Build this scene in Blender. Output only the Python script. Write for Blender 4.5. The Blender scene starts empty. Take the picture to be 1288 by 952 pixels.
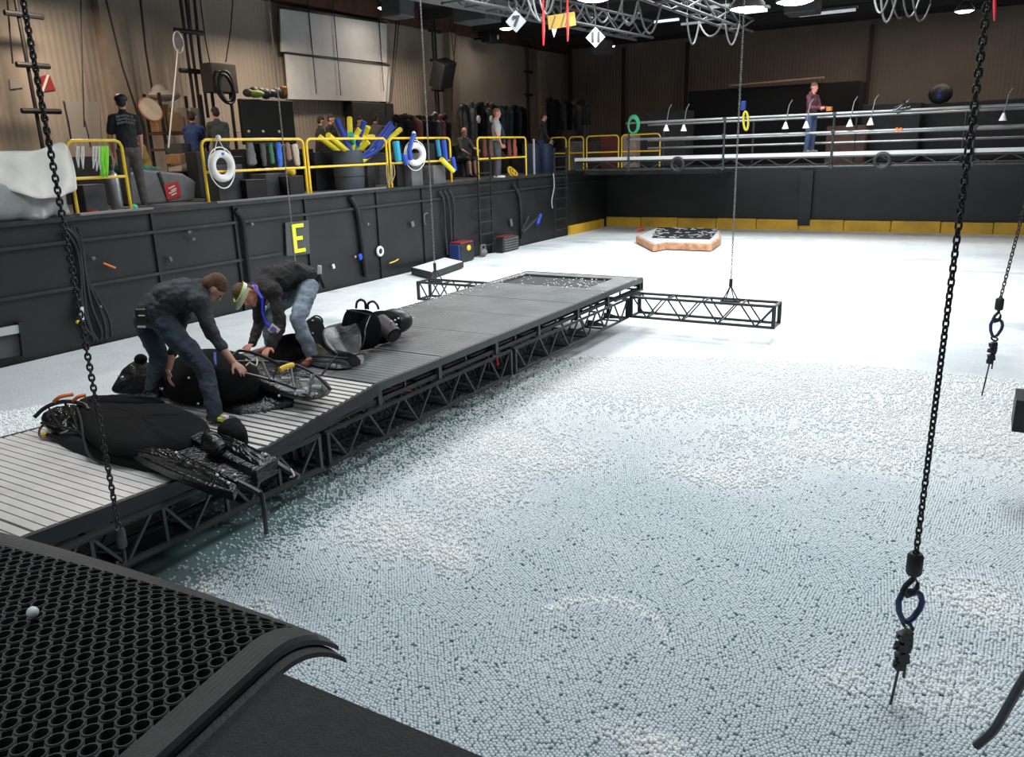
import bpy, bmesh, math, random
import numpy as np
from mathutils import Vector, Matrix, Euler
from math import pi, sin, cos, radians as R

random.seed(7); RNG = np.random.default_rng(11)
sc = bpy.context.scene
COL = sc.collection
V = Vector

# ------------------------------------------------------------------ camera, world, lights, exposure
F = 1005.0; PCX = 634.5; PCY = 476.0; CAM_H = 2.6
yaw, pit, rol = R(31.24), R(15.99), R(1.83)
fw = V((-sin(yaw)*cos(pit), cos(yaw)*cos(pit), -sin(pit)))
rt = V((cos(yaw), sin(yaw), 0)); dn = fw.cross(rt)
rt2 = rt*cos(rol) + dn*sin(rol); dn2 = -rt*sin(rol) + dn*cos(rol)
cam_d = bpy.data.cameras.new('camera'); cam = bpy.data.objects.new('camera', cam_d); COL.objects.link(cam)
m = Matrix((rt2, -dn2, -fw)).transposed().to_4x4(); m.translation = V((0, 0, CAM_H))
cam.matrix_world = m
cam_d.sensor_width = 36; cam_d.sensor_fit = 'HORIZONTAL'
cam_d.lens = F/1288*36
cam_d.shift_x = (644-PCX)/1288; cam_d.clip_start = .05; cam_d.clip_end = 200
sc.camera = cam

def ray(px, py):
    return rt2*((px-PCX)/F) + dn2*((py-PCY)/F) + fw
def hit(px, py, ax, val):
    v = ray(px, py); c = V((0, 0, CAM_H)); return c + v*((val-c[ax])/v[ax])
def onZ(px, py, z=0.0): return hit(px, py, 2, z)
def onX(px, py, x): return hit(px, py, 0, x)
def onY(px, py, y): return hit(px, py, 1, y)

w = bpy.data.worlds.new('world'); sc.world = w; w.use_nodes = True
w.node_tree.nodes['Background'].inputs[0].default_value = (.80, .88, 1.0, 1)
w.node_tree.nodes['Background'].inputs[1].default_value = .14
sc.view_settings.view_transform = 'Standard'; sc.view_settings.look = 'None'
sc.view_settings.gamma = 1; sc.view_settings.use_curve_mapping = False
sc.view_settings.exposure = 0.0

def lamp(name, loc, power, size, color=(1, 1, 1), shape='DISK', size_y=None, spread=180, rot=(0, 0, 0)):
    d = bpy.data.lights.new(name, 'AREA'); d.energy = power; d.shape = shape; d.size = size
    if size_y: d.size_y = size_y
    d.color = color; d.spread = R(spread)
    o = bpy.data.objects.new(name, d); o.location = loc; o.rotation_euler = rot; COL.objects.link(o); return o
# rows of ceiling fixtures over the tank (only the far ones are in frame)
WHITE = (.93, .97, 1.0)
lamp('tank_light', (-7.5, 13.0, 6.2), 470, 2.0, WHITE, 'RECTANGLE', 5, 150)
lamp('tank_light', (-2.0, 13.5, 6.2), 470, 2.0, WHITE, 'RECTANGLE', 5, 150)
lamp('tank_light', (-5.0, 19.5, 6.3), 760, 6, WHITE, 'RECTANGLE', 3, 150)
lamp('tank_light', (-7.2, 4.5, 6.2), 190, 2.5, WHITE, 'RECTANGLE', 3, 150)
lamp('tank_light', (-.5, 5.5, 6.2), 200, 2.5, WHITE, 'RECTANGLE', 3, 150)
lamp('tank_light', (-1.5, -.5, 6.2), 45, 2.0, WHITE, 'RECTANGLE', 2, 150)
lamp('back_wall_fill', (-3, 28.0, 6.3), 160, 8, (1, .86, .74), 'RECTANGLE', 1.5)  # extra lamp added to brighten the back wall, stands for no fixture
# warm work lights that wash the building walls
lamp('wall_light', (-14.2, 9.0, 5.6), 130, .5, (1, .80, .62))
lamp('wall_light', (-14.2, 14.5, 5.4), 100, .5, (1, .84, .68))
lamp('wall_light', (-14.0, 20.0, 5.4), 70, .5, (1, .80, .62))

# ------------------------------------------------------------------ helpers
def tag(o, label=None, cat=None, group=None, kind=None):
    if label: o['label'] = label
    if cat: o['category'] = cat
    if group: o['group'] = group
    if kind: o['kind'] = kind
    return o
def empty(name, loc, label=None, cat=None, group=None, rz=0):
    o = bpy.data.objects.new(name, None); COL.objects.link(o); o.location = loc; o.rotation_euler = (0, 0, rz)
    o.empty_display_size = .1
    return tag(o, label, cat, group)

class MB:
    """collects shapes into one mesh"""
    def __init__(s): s.v = []; s.f = []
    def add(s, vs, fs):
        n = len(s.v); s.v += [V(v) for v in vs]; s.f += [tuple(i+n for i in f) for f in fs]; return s
    def box(s, c, size, rot=None):
        hx, hy, hz = [k/2 for k in size]
        M = (rot if isinstance(rot, Matrix) else Euler(rot).to_matrix()) if rot is not None else Matrix.Identity(3)
        vs = [V(c)+M@V((a*hx, b*hy, d*hz)) for a in (-1, 1) for b in (-1, 1) for d in (-1, 1)]
        return s.add(vs, [(0, 1, 3, 2), (4, 6, 7, 5), (0, 4, 5, 1), (2, 3, 7, 6), (0, 2, 6, 4), (1, 5, 7, 3)])
    def frame(s, a, b):
        d = (V(b)-V(a)).normalized(); up = V((0, 0, 1)) if abs(d.z) < .95 else V((0, 1, 0))
        x = d.cross(up).normalized(); y = x.cross(d).normalized(); return d, x, y
    def bar(s, a, b, w, h=None):
        h = h or w; a, b = V(a), V(b); d, x, y = s.frame(a, b)
        vs = []
        for p in (a, b):
            vs += [p-x*w/2-y*h/2, p+x*w/2-y*h/2, p+x*w/2+y*h/2, p-x*w/2+y*h/2]
        return s.add(vs, [(0, 3, 2, 1), (4, 5, 6, 7), (0, 1, 5, 4), (1, 2, 6, 5), (2, 3, 7, 6), (3, 0, 4, 7)])
    def tube(s, pts, r, seg=8, cap=True, closed=False, flat=1.0):
        pts = [V(p) for p in pts]; n = len(pts)
        rs = r if isinstance(r, (list, tuple)) else [r]*n
        vs = []; prev = None
        for i, p in enumerate(pts):
            a = pts[(i-1) % n] if (closed or i > 0) else p
            b = pts[(i+1) % n] if (closed or i < n-1) else p
            d = (b-a).normalized()
            if prev is None:
                up = V((0, 0, 1)) if abs(d.z) < .9 else V((0, 1, 0)); x = d.cross(up).normalized()
            else:
                x = (prev-d*prev.dot(d)).normalized()
            prev = x; y = d.cross(x)
            for k in range(seg):
                t = 2*pi*k/seg; vs.append(p+x*cos(t)*rs[i]+y*sin(t)*rs[i]*flat)
        fs = []
        for i in range(n if closed else n-1):
            j = (i+1) % n
            for k in range(seg):
                l = (k+1) % seg; fs.append((i*seg+k, i*seg+l, j*seg+l, j*seg+k))
        if cap and not closed:
            fs.append(tuple(range(seg-1, -1, -1))); fs.append(tuple((n-1)*seg+k for k in range(seg)))
        return s.add(vs, fs)
    def lathe(s, prof, c=(0, 0, 0), seg=16, M=None):
        M = M or Matrix.Identity(3); vs = []; c = V(c)
        for r, z in prof:
            for k in range(seg):
                t = 2*pi*k/seg; vs.append(c+M@V((r*cos(t), r*sin(t), z)))
        fs = []
        for i in range(len(prof)-1):
            for k in range(seg):
                l = (k+1) % seg; fs.append((i*seg+k, i*seg+l, (i+1)*seg+l, (i+1)*seg+k))
        if prof[0][0] > 1e-4: fs.append(tuple(range(seg-1, -1, -1)))
        if prof[-1][0] > 1e-4: fs.append(tuple((len(prof)-1)*seg+k for k in range(seg)))
        return s.add(vs, fs)
    def ball(s, c, r, M=None, seg=12, ring=8):
        if not isinstance(r, (tuple, list, Vector)): r = (r, r, r)
        M = M or Matrix.Identity(3); vs = [V(c)+M@V((0, 0, -r[2]))]
        for i in range(1, ring):
            a = -pi/2+pi*i/ring
            for k in range(seg):
                t = 2*pi*k/seg; vs.append(V(c)+M@V((r[0]*cos(a)*cos(t), r[1]*cos(a)*sin(t), r[2]*sin(a))))
        vs.append(V(c)+M@V((0, 0, r[2]))); fs = []
        for k in range(seg):
            l = (k+1) % seg; fs.append((0, 1+l, 1+k)); e = 1+(ring-2)*seg; fs.append((e+k, e+l, len(vs)-1))
        for i in range(ring-2):
            for k in range(seg):
                l = (k+1) % seg; a = 1+i*seg; fs.append((a+k, a+l, a+seg+l, a+seg+k))
        return s.add(vs, fs)
    def torus(s, c, R_, r, M=None, seg=24, sub=8, sx=1.0, sy=1.0):
        M = M or Matrix.Identity(3)
        pts = [V(c)+M@V((R_*cos(2*pi*k/seg)*sx, R_*sin(2*pi*k/seg)*sy, 0)) for k in range(seg)]
        return s.tube(pts, r, sub, closed=True)
    def prism(s, pts, vec):
        pts = [V(p) for p in pts]; n = len(pts); vec = V(vec)
        s.add(pts+[p+vec for p in pts], [tuple(range(n-1, -1, -1)), tuple(range(n, 2*n))] +
              [(i, (i+1) % n, n+(i+1) % n, n+i) for i in range(n)])
        return s
    def build(s, name, mat, parent=None, smooth=False, bevel=0, fix=True, kind=None):
        me = bpy.data.meshes.new(name)
        off = parent_world(parent) if parent else V((0, 0, 0))
        me.from_pydata([tuple(v-off) for v in s.v], [], s.f)
        if fix:
            b = bmesh.new(); b.from_mesh(me); bmesh.ops.recalc_face_normals(b, faces=b.faces); b.to_mesh(me); b.free()
        me.update()
        o = bpy.data.objects.new(name, me); COL.objects.link(o)
        if mat: me.materials.append(mat)
        if parent: o.parent = parent
        if smooth:
            me.polygons.foreach_set('use_smooth', [True]*len(me.polygons))
            if smooth != 'all':
                try: me.set_sharp_from_angle(angle=R(40))
                except Exception: pass
        if bevel:
            md = o.modifiers.new('bevel', 'BEVEL'); md.width = bevel; md.segments = 2; md.limit_method = 'ANGLE'
        if kind: o['kind'] = kind
        return o
def parent_world(p):
    o = V((0, 0, 0))
    while p is not None: o += p.location; p = p.parent
    return o
def copy_tree(o, parent=None):
    c = o.copy(); COL.objects.link(c)
    if parent: c.parent = parent
    for ch in o.children: copy_tree(ch, c)
    return c

# ------------------------------------------------------------------ materials
def mat(name, col, rough=.6, metal=0, var=0, vscale=4, bump=0, bscale=40, col2=None, emit=None, es=0, spec=None, vdetail=4, stretch=None, trans=0, alpha=1, lo=.35, hi=.65):
    ma = bpy.data.materials.new(name); ma.use_nodes = True; nt = ma.node_tree; b = nt.nodes['Principled BSDF']
    b.inputs['Base Color'].default_value = (*col, 1); b.inputs['Roughness'].default_value = rough; b.inputs['Metallic'].default_value = metal
    if spec is not None: b.inputs['Specular IOR Level'].default_value = spec
    if trans: b.inputs['Transmission Weight'].default_value = trans
    if alpha < 1: b.inputs['Alpha'].default_value = alpha
    tc = nt.nodes.new('ShaderNodeTexCoord'); mp = nt.nodes.new('ShaderNodeMapping'); nt.links.new(tc.outputs['Object'], mp.inputs[0])
    if stretch: mp.inputs['Scale'].default_value = stretch
    if var or col2:
        n = nt.nodes.new('ShaderNodeTexNoise'); n.inputs['Scale'].default_value = vscale; n.inputs['Detail'].default_value = vdetail
        nt.links.new(mp.outputs[0], n.inputs['Vector'])
        cr = nt.nodes.new('ShaderNodeValToRGB'); nt.links.new(n.outputs['Fac'], cr.inputs[0]); nt.links.new(cr.outputs[0], b.inputs['Base Color'])
        c2 = col2 or tuple(min(1, k*(1+var)) for k in col); c1 = col if col2 else tuple(k*(1-var) for k in col)
        cr.color_ramp.elements[0].position = lo; cr.color_ramp.elements[1].position = hi
        cr.color_ramp.elements[0].color = (*c1, 1); cr.color_ramp.elements[1].color = (*c2, 1)
    if bump:
        n = nt.nodes.new('ShaderNodeTexNoise'); n.inputs['Scale'].default_value = bscale; n.inputs['Detail'].default_value = 5
        nt.links.new(mp.outputs[0], n.inputs['Vector']); bp = nt.nodes.new('ShaderNodeBump'); bp.inputs['Strength'].default_value = bump
        bp.inputs['Distance'].default_value = .02
        nt.links.new(n.outputs['Fac'], bp.inputs['Height']); nt.links.new(bp.outputs[0], b.inputs['Normal'])
    if emit: b.inputs['Emission Color'].default_value = (*emit, 1); b.inputs['Emission Strength'].default_value = es
    return ma
M = {}
M['black'] = mat('black_paint', (.012, .013, .015), .55, var=.3)
M['tankwall'] = mat('tank_wall_liner', (.009, .0105, .0112), .5, var=.35, vscale=2, bump=.15, bscale=6)
M['steel_dark'] = mat('dark_painted_steel', (.019, .023, .024), .42, var=.25, vscale=6)
M['steel_grey'] = mat('grey_pipe', (.06, .066, .066), .35, metal=.5, var=.2)
M['chain'] = mat('dark_chain_steel', (.05, .048, .045), .38, metal=.6, var=.3, vscale=30)
M['chain_light'] = mat('bright_chain_steel', (.26, .26, .25), .4, metal=.5, var=.25, vscale=30)
M['alum'] = mat('aluminium', (.5, .52, .53), .32, metal=.8, var=.12)
M['white'] = mat('white_paint', (.72, .72, .70), .5)
M['yellow'] = mat('yellow_rail_paint', (.78, .52, .03), .4, var=.08)
M['yellowpad'] = mat('yellow_padding', (.62, .36, .03), .5, var=.18, vscale=1.5, bump=.2, bscale=3)
M['rubber'] = mat('black_rubber', (.016, .016, .017), .62, var=.3, vscale=12, bump=.2, bscale=150)
M['darkgrey'] = mat('dark_grey', (.05, .052, .055), .6, var=.2)
M['grey'] = mat('mid_grey', (.11, .115, .115), .6, var=.15)
M['red'] = mat('red_plastic', (.55, .03, .025), .45)
M['orange'] = mat('orange_plastic', (.75, .17, .03), .45)
M['blue'] = mat('blue_plastic', (.02, .07, .42), .45)
M['green'] = mat('green_plastic', (.03, .35, .14), .5)
M['brown'] = mat('brown_beam', (.10, .045, .03), .7, var=.25)
M['clear_grey'] = mat('pale_plastic', (.45, .47, .46), .35)

# ------------------------------------------------------------------ structure
XW = -11.15; YB = 25.4; YF = .765; XR = 5.5; RIM = 1.865; BX = -16.0; BY = 32.0; CEIL = 6.75
def struct(name, mb, material, **k): return mb.build(name, material, kind='structure', **k)

# the building shell
def wall_mat(name, c1, c2):
    ma = bpy.data.materials.new(name); ma.use_nodes = True; nt = ma.node_tree; b = nt.nodes['Principled BSDF']
    g = nt.nodes.new('ShaderNodeNewGeometry'); sx = nt.nodes.new('ShaderNodeSeparateXYZ'); nt.links.new(g.outputs['Position'], sx.inputs[0])
    ad = nt.nodes.new('ShaderNodeMath'); ad.operation = 'ADD'; nt.links.new(sx.outputs[0], ad.inputs[0]); nt.links.new(sx.outputs[1], ad.inputs[1])
    mu = nt.nodes.new('ShaderNodeMath'); mu.operation = 'MULTIPLY'; mu.inputs[1].default_value = 2*pi/.13; nt.links.new(ad.outputs[0], mu.inputs[0])
    si = nt.nodes.new('ShaderNodeMath'); si.operation = 'SINE'; nt.links.new(mu.outputs[0], si.inputs[0])
    n = nt.nodes.new('ShaderNodeTexNoise'); n.inputs['Scale'].default_value = .8; n.inputs['Detail'].default_value = 6; nt.links.new(g.outputs['Position'], n.inputs['Vector'])
    cr = nt.nodes.new('ShaderNodeValToRGB'); nt.links.new(n.outputs['Fac'], cr.inputs[0]); cr.color_ramp.elements[0].position = .3; cr.color_ramp.elements[1].position = .7
    cr.color_ramp.elements[0].color = (*c1, 1); cr.color_ramp.elements[1].color = (*c2, 1); nt.links.new(cr.outputs[0], b.inputs['Base Color'])
    bp = nt.nodes.new('ShaderNodeBump'); bp.inputs['Strength'].default_value = .35; bp.inputs['Distance'].default_value = .015
    nt.links.new(si.outputs[0], bp.inputs['Height']); nt.links.new(bp.outputs[0], b.inputs['Normal']); b.inputs['Roughness'].default_value = .75
    return ma
M['bwall'] = wall_mat('corrugated_building_wall', (.33, .28, .23), (.42, .365, .31))
M['bwall2'] = wall_mat('corrugated_back_wall', (.20, .165, .135), (.25, .21, .17))
struct('wall_left', MB().box((BX-.1, 14, 3.4), (.2, 40, 6.8)), M['bwall'])
struct('wall_back', MB().box((-4, BY+.1, 3.4), (30, .2, 6.8)), M['bwall2'])
M['ceil'] = mat('dark_ceiling', (.035, .036, .04), .8, var=.4, vscale=.7)
struct('ceiling', MB().box((-3, 15.5, CEIL+.1), (27, 34, .2)), M['ceil'])
struct('trim_1', MB().box((BX+.18, 14, CEIL-.22), (.36, 38, .44)), M['brown'])
struct('trim_2', MB().box((-4, BY-.2, CEIL-.12), (26, .4, .3)), mat('dark_fascia', (.03, .022, .02), .7))
# decks around the tank at rim height
M['deck'] = mat('dark_deck_floor', (.03, .031, .031), .6, var=.35, vscale=3)
struct('floor', MB().box(((XW+BX)/2-.25, 14, RIM-.1), (abs(BX-XW)-.5, 36.4, .2)), M['deck'])
struct('floor_back', MB().box((-2.2, (YB+BY)/2+.1, RIM-.1), (18, BY-YB-.3, .2)), M['deck'])
struct('floor_corner', MB().box(((XW-6.9)/2, 24.63, RIM-.06), (abs(XW)-6.9, 2.1, .12)), M['deck'])
# tank walls
wl = MB()
wl.box((XW-.25, 12.6, .4), (.5, 26.6, 2.9))
wt = struct('wall_tank_left', wl, M['tankwall'])
MB().bar((XW+.02, -.6, 1.535), (XW+.02, YB, 1.535), .05, .045).build('rail_upper', M['steel_dark'], wt)
MB().bar((XW+.02, -.6, .89), (XW+.02, 10.55, .89), .05, .045).build('rail_lower', M['steel_dark'], wt)
MB().bar((XW+.01, -.6, 1.85), (XW+.01, YB, 1.85), .09, .06).build('rim_angle', M['steel_dark'], wt)
for y in (8.0, 9.6, 11.3, 13.4, 15.0, 17.4, 19.4):
    MB().bar((XW+.012, y, -.3), (XW+.012, y, 1.82), .05, .06).build('wall_rib', M['tankwall'], wt)
struct('wall_tank_back', MB().box((-3, YB+.2, .4), (17, .4, 2.9)), M['tankwall'])
struct('wall_tank_front', MB().box((-2, YF-1.6, .37), (20, 3.2, 2.76)), M['tankwall'])
struct('floor_front', MB().box((-2, YF-1.6, 1.765), (20, 3.2, .05)), mat('rubber_floor', (.014, .0145, .015), .7, var=.3, vscale=60, bump=.35, bscale=260))
struct('wall_tank_right', MB().box((XR+.2, 12.6, .4), (.4, 26.6, 2.9)), M['tankwall'])

# padded yellow band along the back waterline
band = empty('yellow_bumper', (XW, YB, .1), 'long yellow padded bumper along the back waterline of the tank', 'bumper')
xs = np.arange(XW+.02, XR, 1.25)
for i in range(len(xs)-1):
    MB().box(((xs[i]+xs[i+1])/2, YB-.07, .13+.01*(i % 2)), (1.24, .12, .36)).build('pad', M['yellowpad'], band, bevel=.03)
for i in range(2):
    MB().box((XW+.08, 22.9+.1+i*1.25, .12), (.14, 1.23, .32)).build('pad', M['yellowpad'], band, bevel=.03)

# ------------------------------------------------------------------ water and floating balls
def vnoise(x, y, cell, seed):
    g = np.random.default_rng(seed).random((256, 256))
    u = x/cell; v = y/cell; iu = np.floor(u).astype(int); iv = np.floor(v).astype(int); fu = u-iu; fv = v-iv
    fu = fu*fu*(3-2*fu); fv = fv*fv*(3-2*fv); a = g[iu % 256, iv % 256]; b = g[(iu+1) % 256, iv % 256]; c = g[iu % 256, (iv+1) % 256]; d = g[(iu+1) % 256, (iv+1) % 256]
    return (a*(1-fu)+b*fu)*(1-fv)+(c*(1-fu)+d*fu)*fv
def fbm(x, y, cell, seed, o=4):
    s = 0; a = .5; t = 0
    for k in range(o): s = s+a*vnoise(x, y, cell, seed+k); t += a; a *= .5; cell *= .5
    return s/t
def sstep(a, b, x):
    t = np.clip((x-a)/(b-a), 0, 1); return t*t*(3-2*t)
# places (in the photo) where balls have piled up dry and white: centre, spread along and across
PILES = [(500, 665, .55, .5), (600, 610, .5, .7), (690, 585, .5, .5), (1060, 575, .9, .35), (960, 590, .4, .25), (800, 470, 1.3, 1.0), (640, 560, .5, .4), (1180, 860, .35, .4), (1060, 860, .2, .2), (1230, 760, .35, .35), (820, 940, .22, .12), (900, 600, .5, .25), (560, 700, .3, .25), (1000, 440, 1.5, 1.2), (250, 740, .2, .12), (330, 770, .2, .12), (1240, 560, .9, .6)]
PW = [(onZ(a, b), s1, s2) for a, b, s1, s2 in PILES]
RING = onZ(752, 800)
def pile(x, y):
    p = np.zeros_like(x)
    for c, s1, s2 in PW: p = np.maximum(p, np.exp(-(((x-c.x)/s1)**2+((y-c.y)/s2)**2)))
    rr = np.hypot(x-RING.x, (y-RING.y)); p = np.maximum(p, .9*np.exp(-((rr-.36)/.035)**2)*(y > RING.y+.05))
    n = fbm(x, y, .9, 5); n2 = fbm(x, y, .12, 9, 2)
    far = sstep(5.5, 9.5, np.hypot(x, y))  # whiteness rises with distance: the stronger light at the far end, painted in
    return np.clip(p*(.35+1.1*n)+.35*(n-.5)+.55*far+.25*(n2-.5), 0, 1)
def openwater(x, y):
    d = x+4.35 + .25*(fbm(x, y, .5, 21)-.5)
    w_ = 1-sstep(-.10, .62, d)
    w_ = w_*sstep(1.2, 1.9, y)*(1-sstep(10.4, 11.4, y))*sstep(-7.5, -6.6, x)
    near = 1-sstep(3.0, 5.2, y)
    return np.clip(w_*(.62+.37*near), 0, .985)
Rb = .0103; S = .0203; FAR = 10.0
pts = []
seedrng = np.random.default_rng(3); gs = .45; GN = 64
jit = seedrng.random((GN, GN, 2)); gid = seedrng.integers(0, 7, (GN, GN))
for k in range(7):
    a = seedrng.random()*pi/3
    n = int(16/S)
    I, J = np.meshgrid(np.arange(-n, n), np.arange(-n, n)); lx = (I+.5*(J % 2))*S; ly = J*S*.8660
    X = lx*cos(a)-ly*sin(a)-4; Y = lx*sin(a)+ly*cos(a)+5
    ok = (X > -10.9) & (X < 4.4) & (Y > YF+.02) & (np.hypot(X, Y) < FAR)
    # inside the camera's view (with a margin)
    dx = X*rt2.x+Y*rt2.y-CAM_H*rt2.z; dz = X*fw.x+Y*fw.y-CAM_H*fw.z; dy = X*dn2.x+Y*dn2.y-CAM_H*dn2.z
    ok &= (np.abs(dx) < dz*.82+1.1) & (dy < dz*.62+.4) & (dz > .1)
    X = X[ok]; Y = Y[ok]
    ci = np.floor((X+40)/gs).astype(int); cj = np.floor((Y+40)/gs).astype(int); best = np.full(X.shape, 1e9); bid = np.zeros(X.shape, int)
    for di in (-1, 0, 1):
        for dj in (-1, 0, 1):
            a_, b_ = (ci+di) % GN, (cj+dj) % GN
            sx_ = (ci+di+jit[a_, b_, 0])*gs-40; sy_ = (cj+dj+jit[a_, b_, 1])*gs-40; d_ = (X-sx_)**2+(Y-sy_)**2
            q = d_ < best; best[q] = d_[q]; bid[q] = gid[a_, b_][q]
    s_ = bid == k; pts.append(np.stack([X[s_], Y[s_]], 1))
P = np.concatenate(pts); P += RNG.normal(0, .0017, P.shape)
ow = openwater(P[:, 0], P[:, 1]); pl = pile(P[:, 0], P[:, 1])
hole = .009+.045*sstep(.60, .8, fbm(P[:, 0], P[:, 1], .16, 33, 3))
keep = RNG.random(len(P)) > np.maximum(ow, hole*(1-pl)); P = P[keep]; ow = ow[keep]; pl = pl[keep]
up = (RNG.random(len(P)) < sstep(.15, 1.0, pl)*.5)
Z1 = RNG.normal(0, .0015, len(P))-.012*ow*RNG.random(len(P))
P2 = P[up]+RNG.normal(0, .004, (up.sum(), 2))+np.array([.0, .0117]); Z2 = .0150+RNG.normal(0, .0015, len(P2))
allp = np.concatenate([np.column_stack([P, Z1]), np.column_stack([P2, Z2])]).astype(np.float32)
far_light = sstep(4.5, 9.5, np.hypot(P[:, 0], P[:, 1])); tint = np.concatenate([.10+.25*(fbm(P[:, 0], P[:, 1], 1.1, 61)-.4)+.60*pl+.55*far_light, .50+.45*pl[up]]).astype(np.float32)  # balls get whiter with distance, far lighting put into their tint
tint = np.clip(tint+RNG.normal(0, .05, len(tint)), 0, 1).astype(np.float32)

def ball_color(nt, fac_socket, b):
    cr = nt.nodes.new('ShaderNodeValToRGB'); nt.links.new(fac_socket, cr.inputs[0])
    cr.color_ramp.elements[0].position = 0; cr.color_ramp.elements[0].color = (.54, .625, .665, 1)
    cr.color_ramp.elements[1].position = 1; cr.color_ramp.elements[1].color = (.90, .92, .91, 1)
    nt.links.new(cr.outputs[0], b.inputs['Base Color']); return cr
mb_ = bpy.data.materials.new('floating_ball_plastic'); mb_.use_nodes = True; nt = mb_.node_tree; b = nt.nodes['Principled BSDF']; b.inputs['Roughness'].default_value = .38
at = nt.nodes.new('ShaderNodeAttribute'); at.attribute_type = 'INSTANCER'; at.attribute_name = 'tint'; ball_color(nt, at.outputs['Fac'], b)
me = bpy.data.meshes.new('floating_balls'); me.vertices.add(len(allp)); me.vertices.foreach_set('co', allp.ravel())
ta = me.attributes.new('tint', 'FLOAT', 'POINT'); ta.data.foreach_set('value', tint); me.update()
bed = bpy.data.objects.new('floating_balls', me); COL.objects.link(bed); me.materials.append(mb_)
tag(bed, 'countless small pale plastic balls floating packed on the tank water', 'balls', kind='stuff')
ng = bpy.data.node_groups.new('ball_scatter', 'GeometryNodeTree')
ng.interface.new_socket('Geometry', in_out='INPUT', socket_type='NodeSocketGeometry'); ng.interface.new_socket('Geometry', in_out='OUTPUT', socket_type='NodeSocketGeometry')
gi = ng.nodes.new('NodeGroupInput'); go = ng.nodes.new('NodeGroupOutput'); ip = ng.nodes.new('GeometryNodeInstanceOnPoints'); ic = ng.nodes.new('GeometryNodeMeshIcoSphere')
ic.inputs['Radius'].default_value = Rb; ic.inputs['Subdivisions'].default_value = 2
sm = ng.nodes.new('GeometryNodeSetMaterial'); sm.inputs['Material'].default_value = mb_; ss = ng.nodes.new('GeometryNodeSetShadeSmooth')
ng.links.new(gi.outputs[0], ip.inputs['Points']); ng.links.new(ic.outputs[0], ss.inputs[0]); ng.links.new(ss.outputs[0], sm.inputs[0]); ng.links.new(sm.outputs[0], ip.inputs['Instance']); ng.links.new(ip.outputs[0], go.inputs[0])
md = bed.modifiers.new('scatter', 'NODES'); md.node_group = ng
print('balls', len(allp))

# water under them
mw = mat('teal_tank_water', (.085, .19, .19), .25, col2=(.25, .34, .34), vscale=1.1, bump=.1, bscale=9)
struct('floor_water', MB().box(((XW+XR)/2, (YF+YB)/2, -.022), (XR-XW, YB-YF, .03)), mw)
# farther away the same balls read as one sheet
q = .1; nx = int((XR-XW)/q)+1; ny = int((YB-YF)/q)+1; gx = np.linspace(XW+.06, XR-.05, nx); gy = np.linspace(YF, YB, ny)
vs = [(x, y, .006) for y in gy for x in gx]; fs = []
for j in range(ny-1):
    for i in range(nx-1):
        cx_, cy_ = (gx[i]+gx[i+1])/2, (gy[j]+gy[j+1])/2
        vx = cx_*rt2.x+cy_*rt2.y-CAM_H*rt2.z; vz = cx_*fw.x+cy_*fw.y-CAM_H*fw.z; vy = cx_*dn2.x+cy_*dn2.y-CAM_H*dn2.z
        if math.hypot(cx_, cy_) > FAR-.07 or abs(vx) > vz*.82+1.05 or vy > vz*.62+.35 or cx_ < -10.85 or cx_ > 4.35:
            fs.append((j*nx+i, j*nx+i+1, (j+1)*nx+i+1, (j+1)*nx+i))
used = sorted({i for f in fs for i in f}); rm = {a: i for i, a in enumerate(used)}
far = MB(); far.v = [V(vs[i]) for i in used]; far.f = [tuple(rm[i] for i in f) for f in fs]
ms = bpy.data.materials.new('distant_ball_sheet'); ms.use_nodes = True; nt = ms.node_tree; b = nt.nodes['Principled BSDF']; b.inputs['Roughness'].default_value = .5
at = nt.nodes.new('ShaderNodeAttribute'); at.attribute_name = 'tint'
g = nt.nodes.new('ShaderNodeNewGeometry'); vo = nt.nodes.new('ShaderNodeTexNoise'); vo.inputs['Scale'].default_value = 22; vo.inputs['Detail'].default_value = 3; nt.links.new(g.outputs['Position'], vo.inputs['Vector'])
mm = nt.nodes.new('ShaderNodeMath'); mm.operation = 'MULTIPLY_ADD'; nt.links.new(vo.outputs['Fac'], mm.inputs[0]); mm.inputs[1].default_value = .35; nt.links.new(at.outputs['Fac'], mm.inputs[2])
m2 = nt.nodes.new('ShaderNodeMath'); m2.operation = 'SUBTRACT'; nt.links.new(mm.outputs[0], m2.inputs[0]); m2.inputs[1].default_value = .17
cr = ball_color(nt, m2.outputs[0], b); cr.color_ramp.elements[0].color = (.40, .455, .475, 1); cr.color_ramp.elements[1].color = (.78, .80, .80, 1)  # dimmer than the balls: the shade between them is put into this colour
vo2 = nt.nodes.new('ShaderNodeTexVoronoi'); vo2.inputs['Scale'].default_value = 48; nt.links.new(g.outputs['Position'], vo2.inputs['Vector'])
bp = nt.nodes.new('ShaderNodeBump'); bp.invert = True; bp.inputs['Strength'].default_value = .5; bp.inputs['Distance'].default_value = .01; nt.links.new(vo2.outputs['Distance'], bp.inputs['Height']); nt.links.new(bp.outputs[0], b.inputs['Normal'])
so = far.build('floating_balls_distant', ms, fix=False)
tag(so, 'distant sheet of white floating balls reaching the back wall of the tank', 'balls', kind='stuff')
fx = np.array([v.x for v in far.v]); fy = np.array([v.y for v in far.v])
dd_ = np.hypot(fx, fy); tv = (.50+.50*sstep(9.6, 13.5, dd_))*np.clip(.25+.75*sstep(.2, .8, pile(fx, fy))-.5*sstep(.58, .72, fbm(fx, fy*2.2, 1.6, 77)), 0, 1); tv = tv.astype(np.float32)  # tint also rises with distance, again far lighting in the colour
ta = so.data.attributes.new('tint', 'FLOAT', 'POINT'); ta.data.foreach_set('value', tv)

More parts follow.
